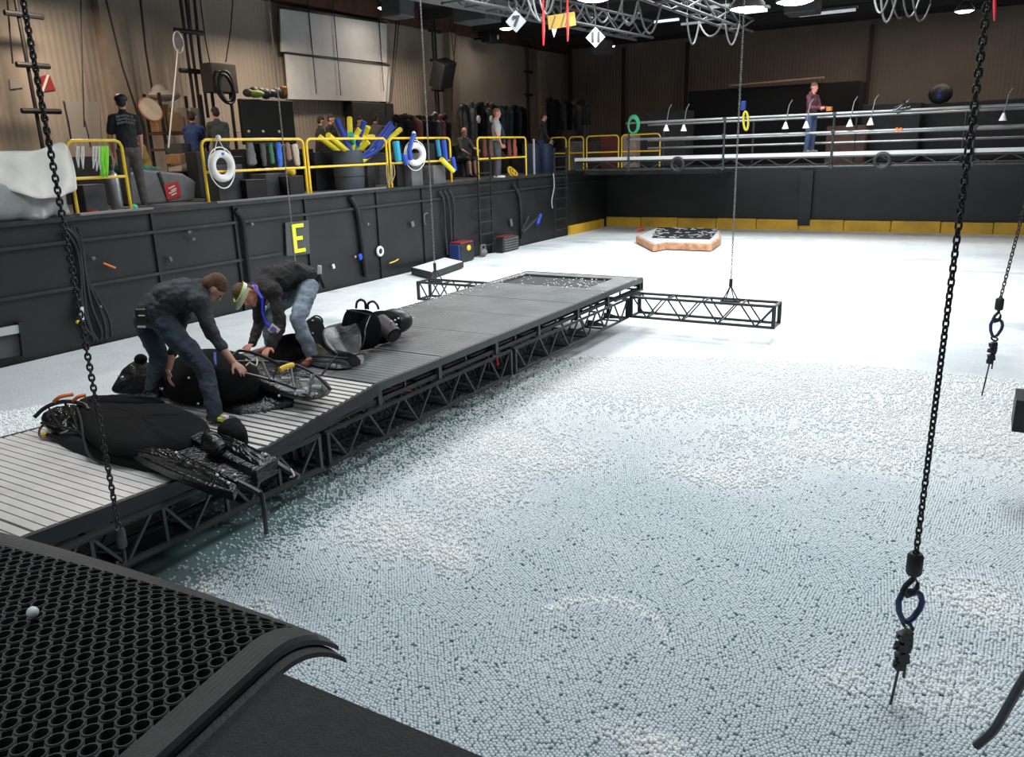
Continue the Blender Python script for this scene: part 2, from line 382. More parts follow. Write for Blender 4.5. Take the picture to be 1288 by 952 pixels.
# ------------------------------------------------------------------ the floating work platform
DX0, DX1 = -6.33, -4.35
PROF = [(.9, .66), (2.08, .635), (3.80, .56), (5.07, .70), (11.23, .70)]
def deckz(y):
    for (a, za), (b_, zb) in zip(PROF, PROF[1:]):
        if y <= b_: return za+(zb-za)*(y-a)/(b_-a)
    return PROF[-1][1]
M['plank_light'] = mat('pale_grey_decking', (.60, .58, .56), .45, var=.10, vscale=3)
M['plank_dark'] = mat('grey_decking', (.15, .16, .16), .42, var=.18, vscale=2.5)
stage = empty('floating_platform', ((DX0+DX1)/2, 6, .56), 'long narrow grey slatted work platform with a ramp, floating across the tank', 'platform')
def slats(name, y0, y1, material, hole=None, pitch=.0725):
    n = max(1, round((y1-y0)/pitch)); st = (y1-y0)/n; mb = MB()
    for i in range(n):
        g_ = .0065 if material is M['plank_light'] else .004; a, b_ = y0+i*st+g_, y0+(i+1)*st-g_
        za, zb = deckz(a), deckz(b_)
        segs = [(DX0+.02, DX1-.02)]
        if hole and a > hole[2]-.01 and b_ < hole[3]+.01: segs = [(DX0+.02, hole[0]), (hole[1], DX1-.02)]
        for xa, xb in segs:
            mb.bar((xa, (a+b_)/2, (za+zb)/2-.012), (xb, (a+b_)/2, (za+zb)/2-.012), b_-a, .022)
    ub = MB(); ub.prism([(DX0+.05, y0, deckz(y0)-.03), (DX0+.05, y1, deckz(y1)-.03), (DX0+.05, y1, deckz(y1)-.042), (DX0+.05, y0, deckz(y0)-.042)], (DX1-DX0-.1, 0, 0)) if not hole else ub.box((-5.34, 10.0, .655), (.1, .05, .02)); pn = mb.build(name, material, stage); ub.build('gap_darkener', M['black'], pn); return pn  # black sheet added beneath so that the gaps between slats look dark
HOLE = (-6.2, -4.72, 10.02, 11.0)
for a, b_ in ((.95, 2.1), (2.11, 3.79)): slats('deck_panel', a, b_, M['plank_light'], pitch=.070)
slats('ramp_panel', 3.81, 5.06, M['plank_light'], pitch=.070)
for y0 in (5.08, 6.09, 7.09, 8.06, 9.03): slats('deck_panel', y0, y0+(.99 if y0 < 8 else .955), M['plank_dark'])
slats('end_panel', 10.0, 11.2, mat('dusty_grey_decking', (.19, .20, .20), .5, var=.25, vscale=5), HOLE)
MB().box(((HOLE[0]+HOLE[1])/2, (HOLE[2]+HOLE[3])/2, .655), (HOLE[1]-HOLE[0], HOLE[3]-HOLE[2], .02)).build('sunken_tray', M['black'], stage)
for x in (DX1-.012, DX0+.012):      # side beams that follow the profile
    for (a, za), (b_, zb) in zip(PROF, PROF[1:]):
        n = 3 if b_ > 11 else 1
        MB().prism([(x-.02, a, za), (x-.02, b_, zb), (x-.02, b_, zb-(.07 if a > 5 else .10)), (x-.02, a, za-(.07 if a > 4 else .10))], (.04, 0, 0)).build('side_beam', M['steel_dark'] if a > 5 else M['black'], stage)
MB().bar((DX0, 11.23, .665), (DX1, 11.23, .665), .05, .07).build('end_beam', M['steel_dark'], stage)
# ramp skirt: the dark wedge under the ramp
MB().prism([(DX1-.02, 3.5, .50), (DX1-.02, 3.8, .48), (DX1-.02, 5.0, .62), (DX1-.02, 5.0, .565), (DX1-.02, 4.4, .505), (DX1-.02, 3.5, .495)], (.02, 0, 0)).build('ramp_skirt', M['black'], stage)
for x in (DX1-.05, DX1-.55, DX0+.55, DX0+.05):
    MB().bar((x, 4.3, .535), (x, 11.2, .535), .045, .04).build('under_rail', M['black'], stage)
for y in (5.1, 6.0, 7.05, 8.0, 9.05, 10.0, 11.18):
    for x in (DX1-.03, DX0+.03): MB().bar((x, y, .50), (x, y, .66), .05).build('post', M['steel_dark'], stage)
    MB().bar((DX0+.03, y, .60), (DX1-.03, y, .60), .04, .07).build('cross_beam', M['black'], stage)
for y in np.arange(5.5, 11, 1.0): MB().bar((DX1-.05, y, .52), (DX1-.05, y, .65), .02).build('bolt_post', M['steel_grey'], stage)
# cable tray under the deck edge
ct = MB(); 
for y in np.arange(4.4, 7.4, .055): ct.box((DX1-.33, y, .56), (.14, .018, .05))
ct.box((DX1-.33, 5.9, .535), (.16, 3.1, .012)); ct.build('cable_tray', M['black'], stage)
MB().bar((DX1, 11.23, .52), (DX1-.5, 11.23, .52), .025).build('end_bracket', M['steel_dark'], stage)
MB().bar((DX1, 11.23, .50), (DX1, 11.23, .68), .025).build('end_bracket', M['steel_dark'], stage)
MB().bar((DX1, 11.2, .52), (DX1, 10.2, .52), .025).build('end_bracket', M['steel_dark'], stage)

def box_truss(label, a, b_, width, z0, z1, group, material, bays, side=1, pattern='V', cr=.02, gusset=True):
    """a square truss from a to b (x,y), its second face offset by width to the left of travel * side"""
    a = V((a[0], a[1], 0)); b_ = V((b_[0], b_[1], 0)); d = (b_-a).normalized(); s = V((-d.y, d.x, 0))*side*width; L = (b_-a).length
    t = empty('lattice_truss', ((a+b_)/2+s/2).to_tuple()[:2]+(z0,), label, 'truss', group)
    for o_ in (V((0, 0, 0)), s):
        for z in (z0, z1): MB().tube([a+o_+V((0, 0, z)), b_+o_+V((0, 0, z))], cr, 8).build('chord', material, t, smooth=True)
    for e in (a, b_):
        e = e+(d*.02 if e == a else -d*.02); k = MB()
        for o_ in (V((0, 0, 0)), s): k.bar(e+o_+V((0, 0, z0)), e+o_+V((0, 0, z1)), .05, .03)
        for z in (z0, z1): k.bar(e+V((0, 0, z)), e+s+V((0, 0, z)), .03)
        k.build('end_frame', material, t)
    st = L/bays; h = z1-z0
    for i in range(bays):
        p0, p1, pm = a+d*(i*st+.05), a+d*((i+1)*st-.02), a+d*(i+.5)*st
        for o_ in (V((0, 0, 0)), s):
            for q0, q1 in ((p0, pm), (pm, p1)):
                za, zb = (z1, z0) if q0 == p0 else (z0, z1)
                MB().bar(q0+o_+V((0, 0, za)), q1+o_+V((0, 0, zb)), .018).build('diagonal_brace', material, t)
        if pattern == 'N':
            MB().bar(p0+V((0, 0, z0)), p0+V((0, 0, z1)), .022).build('upright', material, t)
        MB().bar(pm+V((0, 0, z0)), pm+s+V((0, 0, z0)), .02).build('cross_tie', material, t)
        MB().bar(p0+V((0, 0, z1)), p0+s+V((0, 0, z1)), .02).build('cross_tie', material, t)
        if gusset:
            g0 = p0+d*.02+s*.5
            MB().prism([pm+s*.9+V((0, 0, z0+.015)), pm+V((0, 0, z0+.015))+d*.10, pm+s*.35-d*st*.32+V((0, 0, z0+.13)), pm+s*.6-d*st*.3+V((0, 0, z0+.13))], (0, 0, .012)).build('gusset', M['black'], t)
    return t
GT = 'box trusses that carry the floating platform'
for i, (y0, y1) in enumerate(((1.35, 4.32), (4.38, 7.32), (7.38, 10.68))):
    place = ('nearest the rubber mat', 'in the middle', 'at the far end by the hanging outrigger')[i]
    box_truss(f'steel box truss under the right platform edge, {place}', (DX1, y0), (DX1, y1), .30, .2, .475, GT,
              M['steel_grey'] if i == 0 else M['steel_dark'], 6, 1, 'N' if i == 0 else 'V', .026 if i == 0 else .018)
    box_truss(f'steel box truss under the left platform edge, {place}', (DX0+.35, y0), (DX0+.35, y1), .30, .2, .475, GT, M['steel_dark'], 6, 1, 'V', .018, gusset=False)
box_truss('steel outrigger truss jutting right of the platform', (DX1+.02, 10.70), (-2.28, 10.70), .33, .215, .50, GT, M['steel_dark'], 4, 1, 'V', .021, gusset=False)
box_truss('steel outrigger truss jutting left of the platform', (-8.15, 10.70), (DX0-.02, 10.70), .33, .215, .50, GT, M['steel_dark'], 4, 1, 'V', .021, gusset=False)
# foot under the left outrigger, red tie straps on the trusses
def strap(a, b_, label):
    tag(MB().bar(a, b_, .018, .006).build('tie_strap', M['red']), label, 'strap', 'red tie straps on the truss')
strap((DX1-.02, 5.55, .50), (DX1-.10, 5.30, .60), 'thin red strap hanging under the platform edge, nearer of three')
strap((DX1-.12, 4.95, .47), (DX1-.22, 4.75, .56), 'thin red strap lying across the under rails, below the kink')
strap((DX1+.028, 7.0, .39), (DX1+.028, 6.98, .49), 'thin red strap around the truss top tube, farthest of three')

# ------------------------------------------------------------------ chains
def link_mesh(pitch, wr, wid, seg=5):
    """one oval link, long axis z"""
    pts = []; L = pitch/2+wr*.9-wid/2+.0005; n = 4
    for k in range(n+1): t = pi*k/n; pts.append(V((wid/2*cos(t), 0, L+wid/2*sin(t))))
    for k in range(n+1): t = pi+pi*k/n; pts.append(V((wid/2*cos(t), 0, -L+wid/2*sin(t))))
    m_ = MB(); m_.tube(pts, wr, seg, closed=True); return m_
def chain(top, bot, pitch, wr, wid, label, name='hanging_chain', group='chains hanging into the tank', parent_mat='chain', seg=5, twist=.5):
    top, bot = V(top), V(bot)
    t = empty(name, bot, label, 'chain', group)
    base = link_mesh(pitch, wr, wid, seg); n = int((top-bot).length/pitch); d = (top-bot).normalized(); mb = MB()
    q = V((0, 0, 1)).rotation_difference(d).to_matrix()
    for i in range(n):
        a = (pi/2 if i % 2 else 0)+twist+.06*math.sin(i*.9)+.012*i; Rm = q@Matrix.Rotation(a, 3, 'Z'); c = bot+d*(i+.5)*pitch
        mb.add([c+Rm@v for v in base.v], base.f)
    mb.build('chain_links', M[parent_mat], t, smooth='all'); return t
def vert(px, py, D):
    """ground plan point at distance D under an image point"""
    v = ray(px, py); h = math.hypot(v.x, v.y); return v.x/h*D, v.y/h*D
lx, ly = -4.05, 2.40
lc = chain((lx-.10, ly+.05, CEIL), (lx, ly, .60), .029, .0056, .0245, 'dark steel chain hanging at the left over the platform end', seg=6)
k = MB(); k.lathe([(.0, .0), (.026, 0), (.03, .01), (.03, .10), (.024, .115), (.012, .12)], (lx, ly, .48), 14); k.build('sleeve', M['steel_grey'], lc, smooth=True)
MB().tube([(lx, ly, .48), (lx+.005, ly, .44), (lx+.03, ly-.02, .40), (lx+.02, ly-.05, .37), (lx-.01, ly-.04, .40)], .012, 8).build('hook', M['chain'], lc, smooth=True)

def clasp(rx, ry, z, s, t, blue):
    """sleeve, hook, oval quick link and a bundle of wire clamps hanging down; s = scale"""
    MB().lathe([(.0, 0), (.022*s, 0), (.026*s, .008*s), (.026*s, .07*s), (.02*s, .08*s), (0, .082*s)], (rx, ry, z-.085*s), 14).build('sleeve', M['black'], t, smooth=True)
    q = Matrix.Rotation(R(31+8), 3, 'Z')
    MB().tube([V((rx, ry, z))+q@V(p)*s for p in ((0, 0, -.085), (.004, 0, -.10), (-.022, 0, -.125), (-.030, 0, -.145), (-.015, 0, -.163), (.008, 0, -.158), (.020, 0, -.138), (.022, 0, -.118))], [.010*s]*3+[.012*s, .013*s, .012*s, .009*s, .005*s], 8).build('hook', M['chain'], t, smooth=True)
    MB().tube([V((rx, ry, z))+q@V(p)*s for p in ((.018, 0, -.118), (.010, 0, -.105))], .004*s, 6).build('hook_latch', M['chain'], t, smooth=True)
    lp = [(-.012, -.15), (-.036, -.158), (-.046, -.185), (-.040, -.225), (-.022, -.262), (-.004, -.272), (.018, -.258), (.040, -.222), (.044, -.195), (.034, -.168), (.012, -.152)]
    MB().tube([V((rx, ry, z))+q@V((a+.002, 0, c))*s for a, c in lp], .0105*s, 8, closed=True).build('oval_link', blue, t, smooth=True)
    MB().torus(V((rx, ry, z-.285*s)), .018*s, .0065*s, q@Matrix.Rotation(pi/2, 3, 'X')@Matrix.Rotation(pi/2, 3, 'Y'), 14, 6, 1.6, .7).build('small_shackle', M['chain'], t, smooth=True)
    b_ = MB(); rr = random.Random(4)
    for i, (dx, dz, w_, h_) in enumerate(((-.004, -.325, .045, .03), (.004, -.350, .034, .02), (-.006, -.372, .05, .028), (-.004, -.415, .038, .045), (-.012, -.445, .030, .03))):
        b_.box(V((rx, ry, z))+q@V((dx, 0, dz))*s, (w_*s, .03*s, h_*s), q@Matrix.Rotation(.25*(i % 3-1), 3, 'Y'))
        b_.tube([V((rx, ry, z))+q@V((dx-w_*.7, 0, dz))*s, V((rx, ry, z))+q@V((dx+w_*.7, 0, dz+.004))*s], .006*s, 6)
    b_.build('wire_clamps', M['black'], t)
    MB().tube([V((rx, ry, z))+q@V(p)*s for p in ((.012, 0, -.37), (.012, 0, -.50))], .005*s, 6).build('short_tail', M['chain'], t)
    MB().tube([V((rx, ry, z))+q@V(p)*s for p in ((-.010, 0, -.44), (-.022, 0, -.56), (-.036, 0, -.69))], .0048*s, 6).build('cable_tail', M['chain'], t)
M['navy_steel'] = mat('dark_blue_steel', (.035, .05, .13), .4, metal=.5)
rx, ry = vert(1152, 697, 3.70); zr = CAM_H+ray(1152, 697).z/math.hypot(ray(1152, 697).x, ray(1152, 697).y)*3.70
rc = chain((rx+.03, ry, CEIL), (rx, ry, zr-.01), .0285, .005, .022, 'dark steel chain at the right ending in a hook and oval link near the balls', seg=6)
clasp(rx, ry, zr+.012, 1.32, rc, M['navy_steel'])
D2 = 7.2; rx, ry = vert(1258, 376, D2); zz = CAM_H+ray(1258, 376).z/math.hypot(ray(1258, 376).x, ray(1258, 376).y)*D2
r2 = chain((rx+.33, ry+.1, 4.6), (rx, ry, zz-.01), .0285, .0045, .020, 'thin chain with a hook cluster at the right edge of the tank, farther back')
clasp(rx, ry, zz+.012, 1.15, r2, M['navy_steel'])
def bridle(x, y, z, t):
    k = MB()
    for dx, dy in ((-.09, -.09), (.09, -.09), (-.09, .09), (.09, .09)): k.tube([(x, y, z+.22), (x+dx, y+dy, z)], .009, 6)
    k.build('sling_legs', M['chain'], t); MB().lathe([(0, 0), (.025, .0), (.025, .10), (0, .10)], (x, y, z+.21), 8).build('swivel', M['black'], t)
    MB().bar((x-.13, y, z), (x+.13, y, z), .03).build('spreader', M['chain'], t)
oc = chain((-2.93, 10.86, CEIL), (-2.93, 10.86, .80), .0285, .0045, .021, 'long grey chain hanging from the ceiling to the right outrigger truss', parent_mat='chain_light')
bridle(-2.93, 10.86, .50, oc)
oc = chain((-7.88, 10.86, CEIL), (-7.88, 10.86, .80), .0285, .0045, .021, 'long grey chain hanging from the ceiling to the left outrigger truss', parent_mat='chain_light')
bridle(-7.88, 10.86, .50, oc)
p = onZ(378, 345, .5); v = ray(372, 334); q3 = onX(372, 334, -10.93); D3 = math.hypot(q3.x, q3.y); x3, y3 = q3.x, q3.y; z3 = CAM_H+v.z/math.hypot(v.x, v.y)*D3
chain((x3, y3, CEIL), (x3, y3, q3.z), .0285, .0045, .021, 'long grey chain hanging in front of the letter E plate', parent_mat='chain_light')

# ------------------------------------------------------------------ perforated rubber mats
ANG = R(9); U = V((cos(ANG), sin(ANG), 0)); W = V((sin(ANG), -cos(ANG), 0)); C0 = V((-.955, .945, 0))
def matz(x, y, z): return z-(2.9*max(0, y-YF)**2)
def mat_mesh(off, z, holes, th=.013):
    pit_ = .0315; mb = MB(); nu = 36; nv = 27; bord = .055
    def P3(u, v, dz=0):
        cv = -.03*math.exp(-(v/.10)**2)*0
        p = C0+off-U*u+W*v; return V((p.x, p.y, matz(p.x, p.y, z)+dz))
    if holes:
        for i in range(nu):
            for j in range(nv):
                cu = bord+(i+.5)*pit_; cv = bord+(j+.5)*pit_; h = pit_/2; n = 16; ring = []
                for r_, dz in ((.0113, -th), (.0113, .0018), (.0136, .0018), (.0142, 0)):
                    for k in range(n):
                        t = 2*pi*k/n; ring.append(P3(cu+r_*cos(t), cv+r_*sin(t), dz))
                cut = .0052
                for k in range(n):
                    t = 2*pi*k/n; a, b_ = cos(t), sin(t); m_ = max(abs(a), abs(b_)); q = [a/m_*h, b_/m_*h]
                    if k % 4 == 2: q = [a/abs(a)*(h-cut), b_/abs(b_)*(h-cut)]
                    if k % 4 in (1, 3):
                        q = [a/m_*h, b_/m_*h]
                        if abs(q[0]) > abs(q[1]): q[1] = math.copysign(h-2*cut, q[1])
                        else: q[0] = math.copysign(h-2*cut, q[0])
                    ring.append(P3(cu+q[0], cv+q[1], 0))
                for k in range(n):
                    t = k; ring.append(ring[4*n+k]-V((0, 0, th)))
                mb.add(ring, [(a*n+k, a*n+(k+1) % n, (a+1)*n+(k+1) % n, (a+1)*n+k) for a in range(5) for k in range(n)])
    def strip(u0, u1, v0, v1, nu_, nv_, mb):
        top = [P3(u0+(u1-u0)*i/nu_, v0+(v1-v0)*j/nv_, -.008 if min(u0+(u1-u0)*i/nu_, v0+(v1-v0)*j/nv_) < .001 else (.0008 if ((i if nu_ < nv_ else j) % 2) else 0)) for j in range(nv_+1) for i in range(nu_+1)]
        n = len(top); bot = [p-V((0, 0, th)) if False else V((p.x, p.y, p.z-.010)) for p in top]; f = []
        for j in range(nv_):
            for i in range(nu_):
                a = j*(nu_+1)+i; q_ = (a, a+1, a+nu_+2, a+nu_+1); f.append(q_); f.append(tuple(n+k for k in reversed(q_)))
        for i in range(nu_): f += [(i, i+1, n+i+1, n+i), (nv_*(nu_+1)+i, nv_*(nu_+1)+i+1, n+nv_*(nu_+1)+i+1, n+nv_*(nu_+1)+i)]
        for j in range(nv_): f += [(j*(nu_+1), (j+1)*(nu_+1), n+(j+1)*(nu_+1), n+j*(nu_+1)), (j*(nu_+1)+nu_, (j+1)*(nu_+1)+nu_, n+(j+1)*(nu_+1)+nu_, n+j*(nu_+1)+nu_)]
        mb.add(top+bot, f)
    L_, W_ = bord*2+nu*pit_, bord*2+nv*pit_
    if holes:
        s2 = MB(); strip(0, L_, 0, bord, 60, 12, s2); strip(0, bord, bord, W_, 12, 50, s2); return mb, s2
    strip(0, L_, 0, W_, 60, 50, mb); return mb, None
M['matrub'] = mat('worn_black_rubber', (.028, .029, .028), .55, var=.25, vscale=14, bump=.12, bscale=220)
a_, b2 = mat_mesh(V((.012, .004, 0)), 1.797, False); low = a_.build('rubber_mat', M['rubber'], fix=False)
tag(low, 'black rubber mat under the perforated one, only its curling edge showing', 'mat')
top = empty('rubber_mat', (-1.3, .5, 1.81), 'black perforated anti-fatigue rubber mat with round holes drooping over the tank rim', 'mat')
a_, b2 = mat_mesh(V((0, 0, 0)), 1.818, True); a_.build('perforated_field', M['matrub'], top, smooth=True); b2.build('ribbed_border', M['matrub'], top, fix=False)

# loose little balls
M['ball'] = mat('loose_ball_white', (.82, .84, .83), .4)
bm_ = MB(); bm_.ball((0, 0, 0), .0105, seg=10, ring=8)
ball0 = bm_.build('loose_ball', M['ball'], smooth='all'); used0 = [False]
def loose(p, label, group, grey=False):
    o = ball0 if not used0[0] else ball0.copy()
    if used0[0]: COL.objects.link(o)
    used0[0] = True; o.location = p
    for k_ in ('label', 'category', 'group'):
        if k_ in o: del o[k_]
    tag(o, label, 'ball', group); return o
loose((0, 0, 0), 'pale grey little ball resting on the black perforated mat', None).location = onZ(41, 770, 1.832)
for px, py, w_ in ((205, 783, 'left'), (221, 788, 'right')):
    p = onZ(px, py, 1.81); loose((p.x, p.y, 1.811), f'tiny white ball half sunk in a mat hole, {w_} of a pair', 'balls stuck in the mat holes').scale = (.45,)*3
rr = random.Random(5)
for i in range(95):
    x = rr.gauss(-5.0, .28) if rr.random() < .75 else rr.uniform(HOLE[0]+.05, HOLE[1]-.05); x = min(max(x, HOLE[0]+.03), HOLE[1]-.03)
    y = rr.uniform(HOLE[2]+.03, HOLE[3]-.03); loose((x, y, .676), 'white little ball lying in the sunken tray at the far platform end', 'balls in the sunken tray')
for i in range(80):
    y = rr.uniform(7.2, 11.1); x = DX0+.05+abs(rr.gauss(0, .16)); 
    loose((x, y, .7105), 'white little ball scattered along the left edge of the grey deck', 'balls along the left deck edge')
def drop(px, py, label, group):
    dg = bpy.context.evaluated_depsgraph_get(); ok, loc, nor, *_ = sc.ray_cast(dg, V((0, 0, CAM_H)), ray(px, py).normalized())
    hit_ = _[1] if len(_) > 1 else None
    while hit_ is not None and hit_.parent: hit_ = hit_.parent
    return loose(loc+nor*.009, label, group) if ok and not (hit_ and hit_.name.startswith('person')) else None
for px, py in ((690, 362), (745, 372), (758, 368), (790, 355), (800, 352), (700, 356), (560, 395), (520, 400), (516, 396)):
    p = onZ(px, py, .7105); loose(p, 'white little ball lying alone on the grey platform deck', 'single balls on the grey deck')

# ------------------------------------------------------------------ people
def J(px, py, D):
    v = ray(px, py); h = math.hypot(v.x, v.y); return V((v.x/h*D, v.y/h*D, CAM_H+v.z/h*D))
def cap(mb, a, b, ra, rb, seg=14, side=None, k=1.0):
    """rounded tapered limb; side/k give an oval section (side = wide direction, k = depth / width)"""
    a, b = V(a), V(b); d = (b-a); L = d.length; d.normalize()
    if side is None: side = d.orthogonal()
    x = (V(side)-d*V(side).dot(d)).normalized(); y = d.cross(x); rings = []
    for t in (-1, -.9, -.65, -.3): rings.append((a+d*ra*t*k, ra*math.sqrt(max(1-t*t, .0004))))
    for i in range(1, 4): rings.append((a+(b-a)*i/4, ra+(rb-ra)*i/4))
    for t in (.0, .3, .65, .9, 1): rings.append((b+d*rb*t*k, rb*math.sqrt(max(1-t*t, .0004))))
    vs = []; fs = []
    for c, r_ in rings:
        for q in range(seg): t = 2*pi*q/seg; vs.append(c+x*cos(t)*r_+y*sin(t)*r_*k)
    for i in range(len(rings)-1):
        for q in range(seg): l = (q+1) % seg; fs.append((i*seg+q, i*seg+l, (i+1)*seg+l, (i+1)*seg+q))
    fs.append(tuple(range(seg-1, -1, -1))); fs.append(tuple((len(rings)-1)*seg+q for q in range(seg)))
    mb.add(vs, fs)
FOLD = bpy.data.textures.new('cloth_folds', 'CLOUDS'); FOLD.noise_scale = .075; FOLD.noise_depth = 2
def fuse(mb, name, material, parent, voxel, smooth_n=4, fold=0):
    o = mb.build(name, material, parent)
    r_ = o.modifiers.new('remesh', 'REMESH'); r_.mode = 'VOXEL'; r_.voxel_size = voxel; r_.use_smooth_shade = True
    if smooth_n: s_ = o.modifiers.new('smooth', 'SMOOTH'); s_.factor = .5; s_.iterations = smooth_n
    if fold: dm = o.modifiers.new('folds', 'DISPLACE'); dm.texture = FOLD; dm.strength = fold; dm.mid_level = .5
    dg = bpy.context.evaluated_depsgraph_get(); me = bpy.data.meshes.new_from_object(o.evaluated_get(dg)); o.modifiers.clear()
    old = o.data; o.data = me; bpy.data.meshes.remove(old)
    if not me.materials: me.materials.append(material)
    me.polygons.foreach_set('use_smooth', [True]*len(me.polygons)); return o
def hand(mb, w_, d, n, s=1.0, curl=.3, thumb=1, spread=.12):
    """w_ wrist, d fingers' direction, n out of the back of the hand"""
    d = V(d).normalized(); n = (V(n)-d*V(n).dot(d)).normalized(); x = d.cross(n)*thumb
    cap(mb, w_+d*.02*s, w_+d*.075*s, .030*s, .036*s, 10, x, .42)
    for i, (o_, L) in enumerate(((-.028, .062), (-.0095, .074), (.0095, .070), (.027, .052))):
        p = w_+d*.085*s-x*o_*s; dr = (d-x*o_/.03*spread).normalized(); bend = curl
        for q in range(3):
            l = L*s*(.45, .32, .25)[q]; dr = (dr*cos(bend)-n*sin(bend)).normalized(); p2 = p+dr*l; cap(mb, p, p2, .0088*s-(q*.0008), .008*s-(q*.0008), 8); p = p2
    p = w_+d*.03*s+x*.026*s; dr = (d*.75+x*.75-n*.2).normalized()
    for q in range(2): p2 = p+dr*.036*s; cap(mb, p, p2, .0115*s, .0095*s, 8); p = p2; dr = (dr+d*.35-n*curl*.4).normalized()
def cloth(name, c, var=.22, sc_=7, bump=.5, rough=.85): return mat(name, c, rough, var=var, vscale=sc_, bump=bump, bscale=9, stretch=(1, 1, 1.6))
M['skin'] = mat('skin', (.52, .27, .19), .55, var=.1); M['skin_red'] = mat('ruddy_skin', (.50, .20, .14), .55, var=.12); M['hair_brown'] = mat('brown_hair', (.10, .045, .022), .8, var=.4, vscale=60)
M['hair_dark'] = mat('dark_hair', (.02, .015, .012), .8); M['eye'] = mat('dark_eye', (.01, .01, .01), .3)
def person(label, j, S, vox=.008, name='person', group=None):
    """j: joints in world space, S: style"""
    base = V(((j['an'][0].x+j['an'][1].x)/2, (j['an'][0].y+j['an'][1].y)/2, min(j['an'][0].z, j['an'][1].z)-.08))
    t = empty(name, base, label, 'person', group); s = S.get('s', 1.0); sk = S.get('skin', M['skin'])
    side = (j['sh'][1]-j['sh'][0]).normalized(); hside = (j['hip'][1]-j['hip'][0]).normalized()
    body = MB(); pel, che, nek, hd = j['pelvis'], j['chest'], j['neck'], j['head']; mid = (pel+che)/2+j.get('arch', V((0, 0, 0)))
    def torso(mb, g):
        cap(mb, pel, mid, (.150+g)*s, (.138+g)*s, 16, hside, .70); cap(mb, mid, che, (.138+g)*s, (.160+g)*s, 16, side, .72)
        cap(mb, che, che.lerp(nek, .55), (.160+g)*s, (.10+g)*s, 16, side, .70)
        for q in j['sh']: cap(mb, che.lerp(nek, .62), q, (.062+g)*s, (.052+g)*s, 12)
    torso(body, 0); cap(body, che.lerp(nek, .6), hd, .058*s, .055*s)
    f = j['face'].normalized(); up = j['hup'].normalized(); up = (up-f*up.dot(f)).normalized(); lf = up.cross(f); HM = Matrix((lf, f, up)).transposed()
    def hp(a, b, c): return hd+HM@V((a, b, c))*s
    hs = s*S.get('headscale', 1)
    body.ball(hp(0, -.005, .02), (.074*s, .095*s, .098*s), HM, 18, 12); body.ball(hp(0, .022, -.045), (.054*s, .066*s, .070*s), HM, 16, 10)
    cap(body, hp(0, .090, .012), hp(0, .108, -.022), .010*s, .014*s, 8)           # nose
    for a in (-1, 1): body.ball(hp(a*.077, -.005, -.005), (.010*s, .020*s, .032*s), HM, 8, 6)   # ears
    body.ball(hp(0, .090, -.062), (.022*s, .010*s, .008*s), HM, 8, 6); body.ball(hp(0, .074, -.098), (.024*s, .020*s, .018*s), HM, 8, 6)
    for i in (0, 1):
        cap(body, j['sh'][i], j['el'][i], .050*s, .040*s); cap(body, j['el'][i], j['wr'][i], .041*s, .027*s)
        d, n = j['hand'][i]; hand(body, j['wr'][i], d, n, s, j.get('curl', .3), 1 if i else -1)
        cap(body, j['hip'][i], j['kn'][i], .082*s, .056*s); cap(body, j['kn'][i], j['kn'][i].lerp(j['an'][i], .35), .056*s, .056*s); cap(body, j['kn'][i].lerp(j['an'][i], .35), j['an'][i], .056*s, .038*s)
        cap(body, j['an'][i]-V((0, 0, .035*s)), j['an'][i]+j['toe'][i].normalized()*.12*s-V((0, 0, .05*s)), .038*s, .030*s)
    fuse(body, 'body', sk, t, vox, 3)
    for a in (-1, 1): MB().ball(hp(a*.030, .084, .008), .0085*s, seg=8, ring=6).build('eye', M['eye'], t, smooth=True)
    if vox < .01:
        MB().tube([hp(-.022, .099, -.058), hp(0, .104, -.060), hp(.022, .099, -.058)], .003*s, 6).build('mouth', mat('lips', (.30, .09, .08), .5), t, smooth=True)
    # clothes
    sh = MB(); torso(sh, .016+S.get('bulk', 0))
    arm_end = S.get('sleeve', 1.0)
    for i in (0, 1):
        if arm_end <= .5: cap(sh, j['sh'][i], j['sh'][i].lerp(j['el'][i], arm_end*2), .066*s, .064*s)
        else:
            cap(sh, j['sh'][i], j['el'][i], .066*s, .055*s); e = j['el'][i].lerp(j['wr'][i], (arm_end-.5)*2); cap(sh, j['el'][i], e, .055*s, .044*s)
    if 'hood' in S: cap(sh, nek-f*.03*s-lf*.05*s, nek-f*.03*s+lf*.05*s, .06*s, .06*s)
    else: cap(sh, nek-(nek-che).normalized()*.05, nek-(nek-che).normalized()*.0, .075*s, .066*s, 12)
    fuse(sh, S.get('topname', 'shirt'), S['shirt'], t, max(vox, .009), 3, .035 if vox < .01 else .02)
    tr = MB(); leg = S.get('leg', 1.0)
    cap(tr, pel-(mid-pel)*.12, pel+(mid-pel)*.25, .158*s, .150*s, 16, hside, .74)
    for i in (0, 1):
        cap(tr, j['hip'][i], j['kn'][i], .102*s, .075*s)
        if leg > .5: cap(tr, j['kn'][i], j['kn'][i].lerp(j['an'][i], min(1, (leg-.5)*2)), .075*s, .062*s)
    fuse(tr, S.get('legname', 'trousers'), S['trousers'], t, max(vox, .009), 3, .032 if vox < .01 else .02)
    for i in (0, 1):
        td = j['toe'][i].normalized(); a = j['an'][i]-V((0, 0, .045*s)); so = MB(); sd = td.cross(V((0, 0, 1)))
        cap(so, a-td*.05*s, a+td*.16*s-V((0, 0, .012*s)), .044*s, .040*s, 12, sd, .85); cap(so, j['an'][i]-V((0, 0, .02)), a, .05*s, .045*s)
        fuse(so, 'shoe', S['shoe'], t, max(vox, .009), 2)
